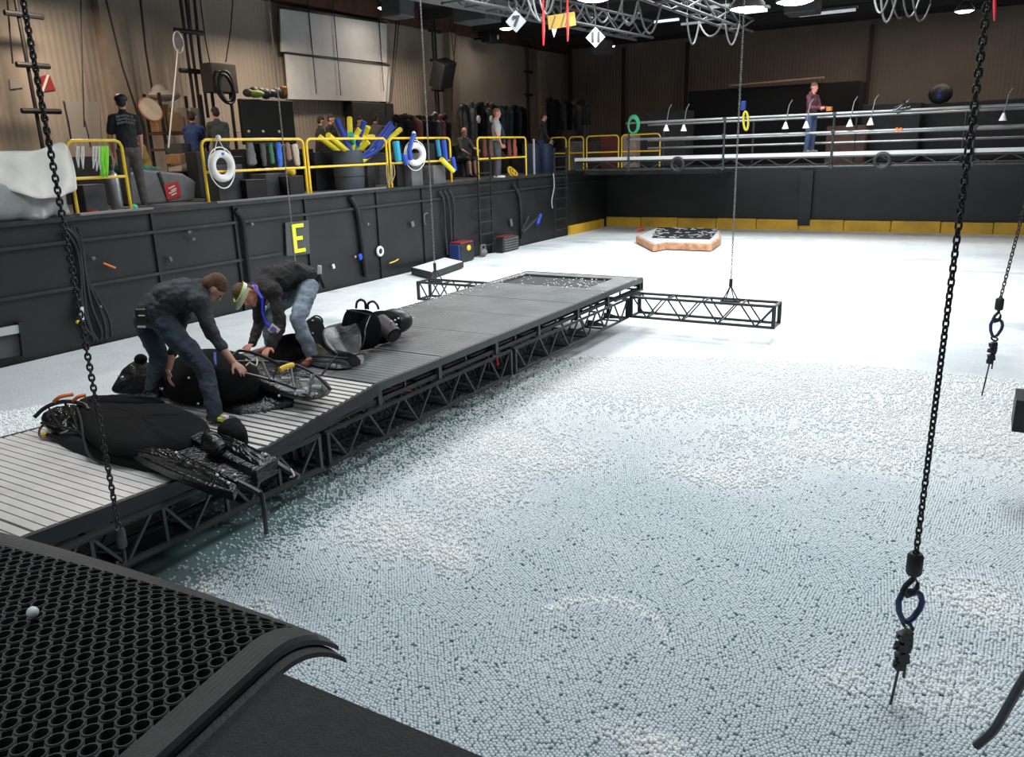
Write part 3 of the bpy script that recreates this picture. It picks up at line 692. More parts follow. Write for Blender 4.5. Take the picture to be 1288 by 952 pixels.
    if S.get('hair'):
        h = MB(); h.ball(hp(0, -.012, .052), (.080*s, .094*s, .080*s), HM, 18, 12); h.ball(hp(0, -.052, .000), (.074*s, .060*s, .075*s), HM, 16, 10)
        if S.get('long'): cap(h, hp(0, -.05, .0), hp(0, -.06, -.12), .075*s, .05*s)
        fuse(h, 'hair', S['hair'], t, max(vox, .008), 2)
    j['hp'] = hp; j['HM'] = HM; return t

JEANS = cloth('dark_blue_jeans', (.026, .042, .064), .35); LJEANS = cloth('faded_blue_jeans', (.22, .27, .33), .35)
SWEAT = cloth('charcoal_sweater', (.032, .038, .044), .22); BSWEAT = cloth('black_sweater', (.020, .018, .018), .25)
BSHOE = mat('black_shoe', (.02, .02, .022), .5)
# the stooping man with the charcoal sweater
pel = J(195, 392, 7.02); che = J(234, 372, 6.98); nek = J(257, 360, 6.95)
w1 = dict(pelvis=pel, chest=che, neck=nek, head=J(268, 362, 6.93), arch=V((0, 0, .055)), face=J(298, 396, 6.98)-J(268, 358, 6.93), hup=J(268, 358, 6.93)-J(250, 374, 6.95)+V((0, 0, .05)),
          sh=[J(238, 374, 7.16), J(250, 380, 6.80)], el=[J(220, 428, 7.2), J(268, 422, 6.72)], wr=[J(212, 465, 7.1), J(293, 455, 6.62)],
          hand=[(J(214, 492, 7.0)-J(212, 465, 7.1), V((-.5, -.6, .2))), (J(315, 474, 6.5)-J(293, 455, 6.62), V((.1, -.25, 1)))],
          hip=[J(184, 405, 7.16), J(207, 407, 6.9)], kn=[J(200, 448, 7.05), J(256, 462, 6.65)], an=[J(193, 494, 7.45), J(271, 519, 6.46)],
          toe=[V((1, .35, 0)), V((1, .25, 0))], curl=.32)
for q_ in w1['an']: q_.z = deckz(q_.y)+.088
t1 = person('stooping man in charcoal sweater and dark jeans reaching one arm over the black shell', w1,
            dict(shirt=SWEAT, topname='sweater', trousers=JEANS, legname='jeans', shoe=BSHOE, sleeve=.72, bulk=.022, hair=M['hair_brown']), .0075)
bd = (che-pel).normalized(); p = J(178, 398, 6.86)
k = MB(); q = rt2.to_track_quat('X', 'Z').to_matrix(); k.box(p, (.085, .04, .12), q); k.build('belt_pouch', M['black'], t1, bevel=.008)
MB().box(J(178, 411, 6.82), (.06, .012, .014), q).build('pouch_label', M['white'], t1)
MB().box(J(178, 397, 6.82), (.05, .012, .006), q).build('pouch_label', M['white'], t1)
NEON = mat('neon_yellow', (.55, .85, .02), .5)
a = w1['an'][1]; k = MB(); k.box(a+V((.10, -.035, -.035)), (.07, .02, .03)); k.box(a+V((.16, -.02, -.05)), (.04, .05, .03)); k.build('shoe_trim', NEON, t1, bevel=.005)
k = MB(); k.box(a+V((.15, -.03, -.01)), (.05, .03, .03)); k.build('shoe_trim', M['white'], t1, bevel=.005)
# the stooping man with the black sweater
pel = J(382, 350, 8.10); che = J(345, 352, 7.92); nek = J(324, 364, 7.78)
w2 = dict(pelvis=pel, chest=che, neck=nek, head=J(309, 371, 7.68), arch=V((0, 0, .06)), face=J(303, 400, 7.45)-J(309, 371, 7.68), hup=J(286, 366, 7.62)-J(309, 371, 7.68),
          sh=[J(344, 368, 7.66), J(326, 370, 8.02)], el=[J(353, 408, 7.55), J(325, 408, 8.02)], wr=[J(340, 436, 7.45), J(318, 431, 7.92)],
          hand=[(J(330, 446, 7.32)-J(340, 436, 7.45), V((0, -.3, 1))), (J(308, 440, 7.8)-J(318, 431, 7.92), V((0, -.3, 1)))],
          hip=[J(388, 362, 7.95), J(372, 362, 8.2)], kn=[J(374, 402, 7.60), J(338, 398, 8.1)], an=[J(393, 452, 7.58), J(341, 442, 8.2)],
          toe=[V((.3, -1, 0)), V((-.3, -1, 0))], curl=.35)
for q_ in w2['an']: q_.z = deckz(q_.y)+.088
t2 = person('man in black sweater and faded jeans stooping, wearing a clear visor and a blue lanyard', w2,
            dict(shirt=BSWEAT, topname='sweater', trousers=LJEANS, legname='jeans', shoe=mat('brown_boot', (.16, .06, .035), .6), sleeve=1.0, bulk=.02, hair=M['hair_brown'], skin=M['skin_red']), .0075)
hp = w2['hp']; HM = w2['HM']
vis = MB(); 
def arc(r0, r1, z0, z1, n=12, a0=15, a1=165):
    o_ = []; 
    for i in range(n+1):
        t = R(a0+(a1-a0)*i/n); o_.append((hp(r0*cos(t), r0*sin(t)*1.08-.005, z0), hp(r1*cos(t), r1*sin(t)*1.15-.005, z1)))
    return o_
def sheet(pairs, th, name, material, parent):
    mb = MB(); n = len(pairs); vs = [p for pr in pairs for p in pr]; c = hp(0, 0, 0); vs2 = [p+(p-c).normalized()*th for p in vs]
    fs = [(2*i, 2*i+1, 2*i+3, 2*i+2) for i in range(n-1)]; fs += [tuple(2*n+q for q in reversed(f)) for f in fs]
    for e in (0, 1): fs += [(2*i+e, 2*i+2+e, 2*n+2*i+2+e, 2*n+2*i+e) for i in range(n-1)]
    fs += [(0, 1, 2*n+1, 2*n), (2*n-2, 2*n-1, 4*n-1, 4*n-2)]; mb.add(vs+vs2, fs); return mb.build(name, material, parent)
sheet(arc(.088, .088, .030, .062, 16, -60, 240), .006, 'visor_band', M['white'], t2)
sheet(arc(.090, .090, .060, .068, 16, -60, 240), .008, 'band_trim', NEON, t2)
sheet(arc(.090, .15, .052, .020), .003, 'visor_shield', mat('clear_green_visor', (.66, .76, .50), .15, trans=.6), t2)
BLUE = M['blue']; a0 = J(322, 352, 7.70); 
MB().tube([J(318, 355, 7.84), J(321, 361, 7.66), J(330, 375, 7.55), J(330, 393, 7.52), J(334, 405, 7.50), J(340, 411, 7.48)], .012, 6, flat=.3).build('lanyard', mat('blue_lanyard', (.015, .03, .55), .5), t2)
q = Matrix((rt2, fw, -dn2)).transposed()@Matrix.Rotation(R(38), 3, 'Y')
bg = MB().box(J(344.5, 414.5, 7.48), (.095, .006, .075), q).build('id_badge', M['white'], t2)
MB().box(J(344, 414.5, 7.474), (.05, .004, .045), q).build('badge_print', mat('badge_print_violet', (.18, .12, .40), .5), bg)
MB().tube([J(402, 334, 8.02), J(402, 345, 8.02)], .02, 8).build('back_bottle', M['white'], t2, smooth=True)
MB().tube([J(402, 345, 8.0), J(404, 352, 7.98), J(408, 362, 7.98)], .018, 8).build('back_strap', M['black'], t2, smooth=True)

def stand(x, y, z, facing, h=1.75, arms=((.15, -.1, .2), (.15, -.1, .2)), lean=0, legs=.09, sit=False):
    """arms: per side (upper arm forward angle, outward, elbow bend) ; facing in degrees (0 = +x)"""
    k = h/1.75; fd = V((cos(R(facing)), sin(R(facing)), 0)); lf = V((-fd.y, fd.x, 0)); up = V((0, 0, 1)); b = V((x, y, z)); zz = .92 if not sit else .56
    pel = b+up*zz*k; tors = (up*cos(lean)+fd*sin(lean)); che = pel+tors*.36*k; nek = pel+tors*.56*k; head = nek+tors*.09*k+up*.055*k+fd*.025*k
    j = dict(pelvis=pel, chest=che, neck=nek, head=head, face=fd-up*.12, hup=up, sh=[], el=[], wr=[], hand=[], hip=[], kn=[], an=[], toe=[fd, fd], curl=.35)
    for i, sg in ((0, 1), (1, -1)):
        fa, oa, eb = arms[i]; s_ = che+tors*.115*k+lf*sg*.165*k; ua = (-up*cos(fa)+fd*sin(fa)+lf*sg*oa).normalized(); e = s_+ua*.29*k; la = (-up*cos(fa+eb)+fd*sin(fa+eb)-lf*sg*oa*.3).normalized(); w_ = e+la*.25*k
        j['sh'].append(s_); j['el'].append(e); j['wr'].append(w_); j['hand'].append((la, lf*sg))
        hi = pel+lf*sg*.09*k-up*.04*k
        if sit: kn = b+fd*.42*k+lf*sg*.10*k+up*.50*k; an = b+fd*.46*k+lf*sg*.09*k+up*.085*k
        else: kn = b+lf*sg*legs*1.1*k+up*.49*k+fd*.03; an = b+lf*sg*legs*1.3*k+up*.085*k
        j['hip'].append(hi); j['kn'].append(kn); j['an'].append(an)
    return j
def tee(c, n): return cloth(n, c, .15, 5, .3)
VX = .014
BT = tee((.014, .014, .016), 'black_tee_cloth'); KH = tee((.10, .09, .08), 'grey_brown_trousers'); GT_ = tee((.35, .34, .33), 'pale_grey_shirt'); DK = tee((.03, .03, .034), 'dark_trousers_cloth')
p = onZ(172, 262, RIM)
pm = person('man in black printed T-shirt standing on the left deck with his back turned', stand(p.x-.15, p.y+.12, RIM, 150, 1.76, ((.1, .25, .35), (.05, .15, .2)), .05),
            dict(shirt=BT, topname='t_shirt', trousers=KH, shoe=BSHOE, sleeve=.36, hair=M['hair_dark']), VX)
hq = stand(p.x-.15, p.y+.12, RIM, 150, 1.76)
cp = MB(); cp.ball(hq['head']+V((0, 0, .065)), (.098, .10, .075), seg=14, ring=8); fd = V((cos(R(150)), sin(R(150)), 0)); cp.box(hq['head']+fd*.12+V((0, 0, .05)), (.12, .13, .012), (0, 0, R(150))); cp.build('cap', M['black'], pm, smooth=True)
# shirt print: three pale rows of marks on the back
pr_ = MB(); bc = hq['chest']-fd*.128+V((0, 0, .05)); lfv = V((-fd.y, fd.x, 0)); rr = random.Random(2)
for r0, wds in ((.10, .22), (.05, .28), (.0, .24)):
    xx = -wds/2
    while xx < wds/2:
        w_ = rr.uniform(.012, .03); c = bc+lfv*xx+V((0, 0, r0-abs(xx)*.2))-fd*.012*(1-(xx/.14)**2); pr_.box(c-fd*.02, (.008, w_*1.2, rr.uniform(.022, .042)), (0, 0, R(150))); xx += w_+.008
pr_.build('shirt_print', M['grey'], pm)
p = onZ(630, 224, RIM)
person('man in pale grey T-shirt with a dark jacket over one shoulder at the deck edge', stand(p.x-.1, p.y, RIM, 20, 1.78, ((.1, .1, .3), (.15, .12, .25)), .02),
       dict(shirt=GT_, topname='t_shirt', trousers=tee((.06, .062, .068), 'grey_trousers_cloth'), shoe=M['white'], sleeve=.36, hair=mat('ginger_hair', (.20, .08, .035), .8), skin=M['skin_red']), VX)
jk = MB(); jp = V((p.x-.1, p.y, RIM)); 
cap(jk, jp+V((.0, .17, 1.36)), jp+V((.06, .21, 1.12)), .075, .07); cap(jk, jp+V((.06, .21, 1.12)), jp+V((.10, .2, .92)), .07, .055); fj = fuse(jk, 'jacket', tee((.02, .022, .035), 'navy_jacket_cloth'), None, .015); fj.parent = None
tag(fj, 'dark navy jacket draped on the shoulder of the man in pale grey', 'jacket')
p = onZ(590, 222, RIM); p = V((-13.1, 20.0, RIM))
chx = MB(); 
person('bare-legged person in dark shorts sitting behind the railing near the ladder', stand(p.x-.2, p.y, RIM, -20, 1.74, ((.7, .1, .6), (.5, .1, .7)), .15, sit=True),
       dict(shirt=tee((.06, .058, .05), 'olive_shirt_cloth'), trousers=DK, leg=.5, legname='shorts', shoe=BSHOE, sleeve=.5, hair=None), VX)
st = empty('stool', (p.x-.22, p.y+.05, RIM), 'dark stool under the sitting bare-legged person', 'stool')
MB().lathe([(0, .42), (.18, .42), (.19, .44), (.18, .47), (0, .47)], (p.x-.25, p.y, RIM), 14).build('seat', M['black'], st)
for a in range(4): MB().bar((p.x-.25+.15*cos(a*pi/2+.7), p.y+.15*sin(a*pi/2+.7), RIM), (p.x-.25+.1*cos(a*pi/2+.7), p.y+.1*sin(a*pi/2+.7), RIM+.42), .025).build('leg', M['steel_grey'], st)
# man on the far walkway
WY = 22.9; p = V((-4.30, WY, 2.27))
fmn = person('man in maroon hoodie and blue jeans standing on the far walkway with a controller', stand(p.x, p.y, 2.27, -25, 1.74, ((.35, .1, 1.15), (.35, .1, 1.15)), .02),
       dict(shirt=tee((.085, .022, .035), 'maroon_hoodie_cloth'), topname='hoodie', hood=1, trousers=tee((.035, .06, .12), 'blue_jeans_cloth'), legname='jeans', shoe=M['grey'], sleeve=1.0, hair=M['hair_brown'], skin=M['skin_red']), VX)
MB().box((p.x+.47, p.y-.2, 3.34), (.14, .06, .10), (0, 0, R(-25))).build('controller', mat('dull_amber', (.45, .16, .04), .5), fmn)
MB().tube([(p.x-.05, p.y-.04, 3.93), (p.x-.02, p.y-.02, 4.02), (p.x+.05, p.y+.1, 4.03), (p.x+.06, p.y+.14, 3.94)], .012, 6).build('headset', M['black'], fmn)
# background crew behind the railings
def at(px, py, x): return onX(px, py, x)
for px, X_, hgt, fc, lab, top, bot in ((412, -14.6, 1.72, 20, 'dark-haired crew member in black shirt standing left of the pool noodles', BT, DK),
                                       (399, -15.1, 1.70, 60, 'dim crew member standing behind the black-shirted one at the clothes pile', DK, DK),
                                       (470, -14.2, 1.74, 100, 'dim crew member in a grey jacket standing behind the pool noodles', KH, DK),
                                       (448, -14.9, 1.70, 10, 'dim crew member half hidden by the blue and yellow noodles', tee((.10, .05, .04), 'rust_shirt_cloth'), DK),
                                       (240, -14.2, 1.68, 120, 'person in blue top bending at the cardboard shelves behind the life ring', tee((.02, .045, .15), 'blue_top_cloth'), DK),
                                       (274, -13.6, 1.74, 160, 'dim crew member in dark green jacket behind the white life ring', tee((.045, .055, .045), 'dark_green_cloth'), DK),
                                       (680, -12.4, 1.80, 40, 'crew member in black with tan pack standing beside the blue barrels', BT, tee((.015, .045, .16), 'blue_overalls'))):
    q = at(px, 150, X_); person(lab, stand(X_, q.y, RIM, fc, hgt, ((.3, .1, .6), (.2, .1, .4)), .12), dict(shirt=top, topname='jacket', trousers=bot, shoe=BSHOE, sleeve=.9, hair=M['hair_dark']), .018)

# ------------------------------------------------------------------ black costume shells on the platform
M['neoprene'] = mat('matte_black_neoprene', (.0065, .0065, .007), .9, spec=.15, var=.2, vscale=9, bump=.25, bscale=60)
M['wetshell'] = mat('wet_glossy_black_shell', (.005, .0055, .006), .13, var=.4, vscale=10, bump=.5, bscale=45, spec=.8)
M['shell_grey'] = mat('scuffed_grey_shell', (.028, .030, .032), .36, var=.7, vscale=5, bump=.3, bscale=20)
M['hose'] = mat('black_hose', (.015, .015, .016), .35)
def pillow(outline, bulge, name, material, parent, zbot=None, rings=7, shift=(0, 0), power=.5, noise=0, n=48, seed=1):
    """closed cushion-like solid: outline = [(px,py,z)] seen points on the rim, top swells by bulge (towards shift)"""
    pts = [onZ(a, b_, c) for a, b_, c in outline]; m_ = len(pts); rim = []
    for i in range(n):       # smooth the outline (Catmull-Rom)
        t = i*m_/n; k = int(t); u = t-k; p0, p1, p2, p3 = pts[(k-1) % m_], pts[k % m_], pts[(k+1) % m_], pts[(k+2) % m_]
        rim.append(.5*((2*p1)+(p2-p0)*u+(2*p0-5*p1+4*p2-p3)*u*u+(3*p1-p0-3*p2+p3)*u**3))
    c = sum(rim, V((0, 0, 0)))/n+V((shift[0], shift[1], 0)); rr = random.Random(seed); vs = []; fs = []
    for j in range(rings+1):
        t = 1-j/rings; s_ = t**.8 if j < rings else 0
        for p in rim:
            q = c.lerp(p, s_); h = (1-s_*s_)**power*bulge if s_ < 1 else 0
            vs.append(V((q.x, q.y, q.z+h+(rr.uniform(-noise, noise) if 0 < j < rings else 0))))
            if j == rings: break
    top = len(vs)-1
    for j in range(rings-1):
        for i in range(n): l = (i+1) % n; fs.append((j*n+i, j*n+l, (j+1)*n+l, (j+1)*n+i))
    for i in range(n): fs.append(((rings-1)*n+i, (rings-1)*n+(i+1) % n, top))
    b0 = len(vs)
    for p in rim:
        zz = zbot if zbot is not None else p.z-.03; q = c.lerp(p, .96); vs.append(V((q.x, q.y, min(zz, p.z-.01))))
    for i in range(n): l = (i+1) % n; fs.append((i, l, b0+l, b0+i))
    fs.append(tuple(b0+i for i in range(n)))
    mb = MB(); mb.add(vs, fs); o = mb.build(name, material, parent, smooth=True)
    sb = o.modifiers.new('sub', 'SUBSURF'); sb.levels = 1; sb.render_levels = 1
    return o
def plate(pts, th, name, material, parent, sub=0):
    ps = [onZ(*p) if len(p) == 3 else p for p in pts]; mb = MB(); mb.prism(ps, (0, 0, -th)); return mb.build(name, material, parent, bevel=.006)
def pipe(pts, r_, name, material, parent, seg=8, smooth=True):
    ps = [onZ(*p) if isinstance(p, tuple) and len(p) == 3 else V(p) for p in pts]
    if smooth and len(ps) > 2:
        q = []
        for k in range(len(ps)-1):
            p0, p1, p2, p3 = ps[max(k-1, 0)], ps[k], ps[k+1], ps[min(k+2, len(ps)-1)]
            for u in (0, .25, .5, .75): q.append(.5*((2*p1)+(p2-p0)*u+(2*p0-5*p1+4*p2-p3)*u*u+(3*p1-p0-3*p2+p3)*u**3))
        q.append(ps[-1]); ps = q
    return MB().tube(ps, r_, seg).build(name, material, parent, smooth=True)

# nearest shell: fabric-covered dome with a hoop nose and a two-legged glossy tail overhanging the truss
c1 = empty('costume_shell', onZ(190, 560, .62), 'large black fabric-covered shell nearest the camera, its glossy tail overhanging the platform edge', 'costume', 'black costume shells on the platform')
pillow([(97, 503, .80), (150, 499, .80), (205, 508, .80), (250, 524, .80), (266, 540, .76), (238, 562, .72), (200, 570, .70), (150, 572, .70), (112, 556, .72), (96, 530, .76)], .075, 'fabric_cover', M['neoprene'], c1, .66, 8, power=.38, noise=.006)
pillow([(60, 545, .62), (95, 572, .585), (150, 588, .585), (215, 602, .58), (262, 608, .60), (290, 590, .62), (240, 560, .64), (170, 545, .66), (100, 535, .66)], .10, 'under_shade', mat('black_under_shade', (.010, .010, .011), .6), c1, .575, 6)  # black solid put in for the shadow between the cover and the deck
pillow([(112, 500, .86), (150, 496, .88), (200, 500, .88), (205, 508, .84), (150, 508, .84), (115, 506, .84)], .02, 'cover_fold', M['neoprene'], c1, .80, 4)
# nose
pillow([(50, 522, .72), (70, 510, .76), (100, 508, .78), (118, 524, .76), (115, 552, .68), (84, 548, .66), (60, 538, .68)], .012, 'nose_shell', M['wetshell'], c1, .62, 5, noise=.012)
pipe([(52, 532, .70), (75, 536, .72), (100, 545, .70), (112, 560, .66)], .010, 'nose_rib', M['hose'], c1)
pipe([(62, 514, .78), (70, 528, .74), (84, 546, .66)], .009, 'nose_rib', M['hose'], c1)
pipe([(82, 508, .82), (92, 522, .77), (100, 548, .66)], .009, 'nose_rib', M['hose'], c1)
pipe([(76, 545, .66), (84, 542, .70), (88, 538, .72)], .006, 'pale_cord_end', mat('pale_cord', (.5, .47, .38), .8), c1)
pipe([(43, 525, .74), (58, 512, .80), (80, 505, .84), (104, 508, .84), (112, 516, .82)], .016, 'nose_hoop', M['hose'], c1)
pipe([(60, 547, .63), (85, 556, .62), (112, 566, .61), (128, 574, .60)], .018, 'lower_hoop', M['hose'], c1)
pipe([(97, 513, .84), (102, 530, .80), (106, 555, .70), (114, 575, .63), (133, 584, .60)], .009, 'vent_hose', M['steel_grey'], c1)
for a in (((68, 505, .86), (76, 499, .90), (92, 496, .90)), ((92, 504, .86), (99, 499, .90), (107, 497, .90))): pipe(a, .014, 'orange_handle', M['orange'], c1)
pipe([(57, 530, .70), (50, 540, .66), (50, 548, .62), (57, 549, .62)], .008, 'nose_cord', mat('brown_cord', (.12, .05, .03), .7), c1)
MB().box(onZ(56, 547, .63), (.035, .03, .03), (0, 0, .5)).build('yellow_tag', M['yellow'], c1, bevel=.005)
for px, py in ((60, 523), (77, 524)):
    MB().torus(onZ(px, py, .775), .009, .003, Matrix.Rotation(1.2, 3, 'X'), 12, 6).build('ring_bolt', M['steel_grey'], c1, smooth=True)
# tail: a near leg, a centre valley and a far leg with two rounded bumps
plate([(158, 566, .69), (190, 560, .72), (216, 565, .73), (262, 591, .74), (298, 609, .73), (293, 619, .71), (262, 611, .70), (215, 592, .69)], .06, 'tail_leg', M['wetshell'], c1)
pillow([(160, 566, .70), (190, 562, .74), (225, 573, .75), (270, 597, .75), (290, 610, .74), (282, 612, .72), (240, 597, .71), (195, 579, .70)], .025, 'leg_ridge', M['wetshell'], c1, .66, 5, noise=.014, seed=2)
plate([(215, 565, .70), (240, 553, .72), (290, 578, .72), (322, 597, .71), (300, 607, .70), (255, 588, .69)], .03, 'tail_tray', M['wetshell'], c1)
plate([(236, 549, .76), (262, 539, .79), (296, 551, .80), (350, 577, .79), (322, 592, .77), (285, 576, .76)], .09, 'tail_leg', M['wetshell'], c1)
pillow([(262, 543, .80), (285, 549, .82), (320, 564, .82), (344, 576, .80), (326, 586, .78), (300, 574, .78), (280, 560, .79)], .025, 'leg_ridge', M['wetshell'], c1, .74, 5, noise=.014, seed=5)
pillow([(252, 552, .82), (262, 545, .84), (278, 552, .84), (284, 562, .80), (272, 569, .78), (256, 563, .79)], .06, 'tail_bump', M['wetshell'], c1, .74, 5)
pillow([(287, 545, .80), (292, 536, .82), (305, 534, .82), (312, 545, .80), (309, 553, .78), (295, 553, .78)], .05, 'tail_bump', M['neoprene'], c1, .70, 5)
pillow([(272, 540, .74), (285, 529, .76), (302, 528, .76), (304, 535, .74), (290, 545, .72)], .04, 'tail_bump', M['neoprene'], c1, .66, 4)
pipe([(346, 576, .77), (330, 584, .77), (318, 592, .76)], .010, 'edge_trim', M['alum'], c1)
pipe([(302, 607, .70), (316, 614, .68), (328, 621, .66)], .020, 'tail_pipe', M['steel_dark'], c1)
a = onZ(329, 621, .66); b_ = J(335, 671, math.hypot(a.x, a.y)-.02)
MB().tube([a, (a+b_)/2+V((.02, -.01, .02)), b_], .014, 8).build('drain_rod', M['hose'], c1, smooth=True)
pipe([(348, 582, .74), (362, 592, .71), (376, 600, .68)], .018, 'tail_pipe', M['steel_dark'], c1)
pipe([(366, 590, .735), (370, 598, .73), (365, 600, .68)], .006, 'cord_tie', mat('pale_cord', (.5, .47, .38), .8), c1)
for i, (px, py) in enumerate(((274, 599), (281, 594), (288, 609), (296, 599), (226, 506), (222, 571), (334, 573))):
    drop(px, py, 'white little ball stuck on the wet black shell nearest the camera', 'balls on the nearest shell')

# second shell: behind the first, being handled by the two men
c2 = empty('costume_shell', onZ(290, 490, .62), 'long black shell with tube frame and yellow sleeve being handled by the two men', 'costume', 'black costume shells on the platform')
pillow([(140, 492, .60), (146, 476, .66), (155, 462, .74), (172, 452, .80), (190, 456, .82), (200, 478, .76), (196, 496, .66), (170, 497, .60)], .03, 'wing_flap', M['wetshell'], c2, .575, 5, noise=.008)
MB().ball(J(177, 452, 7.5), (.055, .055, .05)).build('flap_knob', M['neoprene'], c2, smooth=True)
pillow([(196, 470, .82), (215, 452, .92), (250, 439, .98), (290, 440, .96), (320, 452, .92), (330, 478, .84), (300, 500, .72), (250, 506, .66), (210, 498, .68)], .055, 'body_shell', M['neoprene'], c2, .60, 7)
pillow([(240, 480, .74), (290, 470, .78), (345, 480, .76), (372, 500, .70), (345, 516, .62), (300, 524, .585), (262, 512, .60)], .05, 'lower_shell', M['wetshell'], c2, .565, 6, noise=.006)
pillow([(300, 462, .88), (340, 452, .90), (375, 458, .88), (405, 474, .84), (418, 488, .78), (400, 500, .74), (372, 500, .74), (335, 486, .80), (310, 475, .84)], .04, 'head_shell', M['wetshell'], c2, .70, 6, noise=.012, seed=8)
for a in (((296, 455, .98), (330, 455, .97), (365, 457, .95), (395, 470, .90), (416, 490, .80)), ((310, 470, .94), (340, 478, .90), (370, 488, .86), (392, 500, .78)), ((292, 448, .97), (302, 441, 1.0), (325, 446, 1.0), (352, 458, .97))):
    pipe(a, .013, 'frame_tube', M['hose'], c2)
for a in (((330, 455, .98), (340, 478, .91)), ((365, 457, .95), (370, 488, .86)), ((395, 471, .90), (388, 499, .80))): pipe(a, .010, 'frame_rung', M['steel_dark'], c2, smooth=False)
pipe([(344, 476, .92), (346, 468, .97), (353, 464, 1.0)], .008, 'frame_cable', M['steel_grey'], c2)
pipe([(352, 465, 1.0), (360, 461, 1.01), (368, 459, 1.0)], .021, 'yellow_sleeve', mat('yellow_foam_sleeve', (.75, .5, .02), .5), c2)
pipe([(309, 452, .98), (322, 460, .97), (322, 450, .99), (309, 460, .96)], .006, 'rope_tie', mat('pale_cord', (.5, .47, .38), .8), c2)
for a in (((270, 444, 1.0), (271, 460, .97)), ((268, 470, .90), (266, 482, .84))): pipe(a, .012, 'blue_strap', M['blue'], c2, smooth=False)
for px, py, z in ((345, 482, .87), (360, 476, .90), (383, 478, .88), (378, 492, .84), (398, 486, .84)):
    MB().box(onZ(px, py, z+.01), (.07, .05, .02), (0, .1, .6)).build('metal_bracket', M['alum'], c2, bevel=.004)
pipe([(325, 490, .74), (327, 505, .66), (331, 517, .62), (336, 521, .60)], .010, 'hanging_buckle', M['hose'], c2)
rr = random.Random(9)
for px, py in ((205, 489), (150, 473), (155, 475), (254, 440), (238, 476), (272, 498), (343, 478), (352, 497), (372, 496), (384, 490), (398, 496), (250, 507)):
    drop(px, py, 'white little ball clinging to the long black shell between the two men', 'balls on the handled shell')

# third: curved seat-like shell; fourth: a holdall-like piece; fifth: flap behind the second man
c3 = empty('costume_shell', onZ(430, 450, .71), 'curved black seat-like shell with a scuffed grey front lying right of the second man', 'costume', 'black costume shells on the platform')
def D3_(px, py, D): return J(px, py, D)
def lofted(rows, th, name, material, parent):
    """a curved sheet through rows of points, given real thickness"""
    nr = len(rows); nc = len(rows[0]); vs = [p for r_ in rows for p in r_]; mb = MB()
    mb.add(vs, [(j*nc+i, j*nc+i+1, (j+1)*nc+i+1, (j+1)*nc+i) for j in range(nr-1) for i in range(nc-1)])
    o = mb.build(name, material, parent, smooth='all'); sd = o.modifiers.new('sub', 'SUBSURF'); sd.levels = 2; sd.render_levels = 2
    so_ = o.modifiers.new('thick', 'SOLIDIFY'); so_.thickness = th; so_.offset = 0; return o
lofted([[J(406, 412, 7.9), J(420, 409, 8.0), J(436, 405, 8.0), J(449, 403, 7.95)], [J(404, 424, 7.6), J(420, 424, 7.85), J(440, 420, 7.85), J(455, 420, 7.7)],
        [J(412, 436, 7.45), J(425, 436, 7.6), J(442, 436, 7.6), J(454, 438, 7.5)], [J(424, 446, 7.35), J(432, 448, 7.42), J(442, 448, 7.42), J(450, 448, 7.38)]], .02, 'seat_shell', M['shell_grey'], c3)
pillow([(380, 452, .73), (395, 432, .78), (415, 438, .84), (452, 448, .84), (450, 460, .73), (425, 464, .72), (395, 460, .72)], .04, 'shell_front', M['shell_grey'], c3, .708, 5)
MB().prism([onZ(437, 449, .80), onZ(451, 447, .80), onZ(451, 459, .73), onZ(437, 460, .73)], (.02, .05, 0)).build('grey_end_plate', mat('grey_plate', (.20, .19, .18), .5), c3, bevel=.005)
pillow([(452, 452, .74), (454, 446, .77), (458, 450, .76), (456, 456, .73)], .01, 'end_knob', M['hose'], c3, .71, 3)
pipe([(392, 448, .80), (412, 449, .81), (438, 451, .80)], .012, 'side_tube', M['hose'], c3)
pipe([(404, 472, .72), (412, 462, .76), (424, 447, .82)], .010, 'side_strut', M['hose'], c3)
pipe([(452, 441, .84), (458, 428, .95), (460, 412, 1.05), (466, 396, 1.10)], .006, 'tether_cord', M['steel_grey'], c3)
c4 = empty('costume_bag', onZ(470, 430, .71), 'black soft costume body with two loop handles and an open pipe mouth', 'costume')
pillow([(428, 412, .95), (434, 390, 1.12), (450, 388, 1.14), (470, 391, 1.10), (480, 405, 1.0), (470, 425, .85), (450, 432, .80), (434, 428, .82)], .03, 'bag_body', M['neoprene'], c4, .712, 6)
lofted([[J(436, 391, 8.5), J(450, 392, 8.42), J(466, 395, 8.35)], [J(432, 404, 8.4), J(450, 408, 8.25), J(468, 410, 8.2)], [J(428, 418, 8.3), J(448, 424, 8.05), J(466, 426, 8.0)]], .015, 'bag_flap', M['neoprene'], c4)
pipe([(436, 390, 1.14), (448, 392, 1.13), (466, 396, 1.11)], .008, 'rim_cord', M['steel_grey'], c4)
for a in (((448, 387, 1.16), (449, 380, 1.26), (454, 377, 1.30), (459, 380, 1.26), (460, 388, 1.14)), ((463, 388, 1.14), (463, 382, 1.24), (469, 379, 1.28), (474, 383, 1.22), (476, 388, 1.13))): pipe(a, .012, 'loop_handle', M['hose'], c4)
MB().ball(J(496, 404, 8.5), (.20, .17, .135), Matrix.Rotation(.5, 3, 'Z'), 18, 12).build('round_end', mat('perforated_black_end', (.014, .014, .015), .4, var=.5, vscale=40), c4, smooth=True)
pillow([(466, 394, 1.05), (490, 391, 1.02), (505, 398, .98), (500, 412, .88), (488, 424, .76), (465, 430, .76), (455, 415, .9)], .05, 'shoulder_body', M['neoprene'], c4, .712, 6)
a = J(478, 404, 8.15); b_ = J(496, 422, 7.95); d_ = (b_-a).normalized(); o_ = []
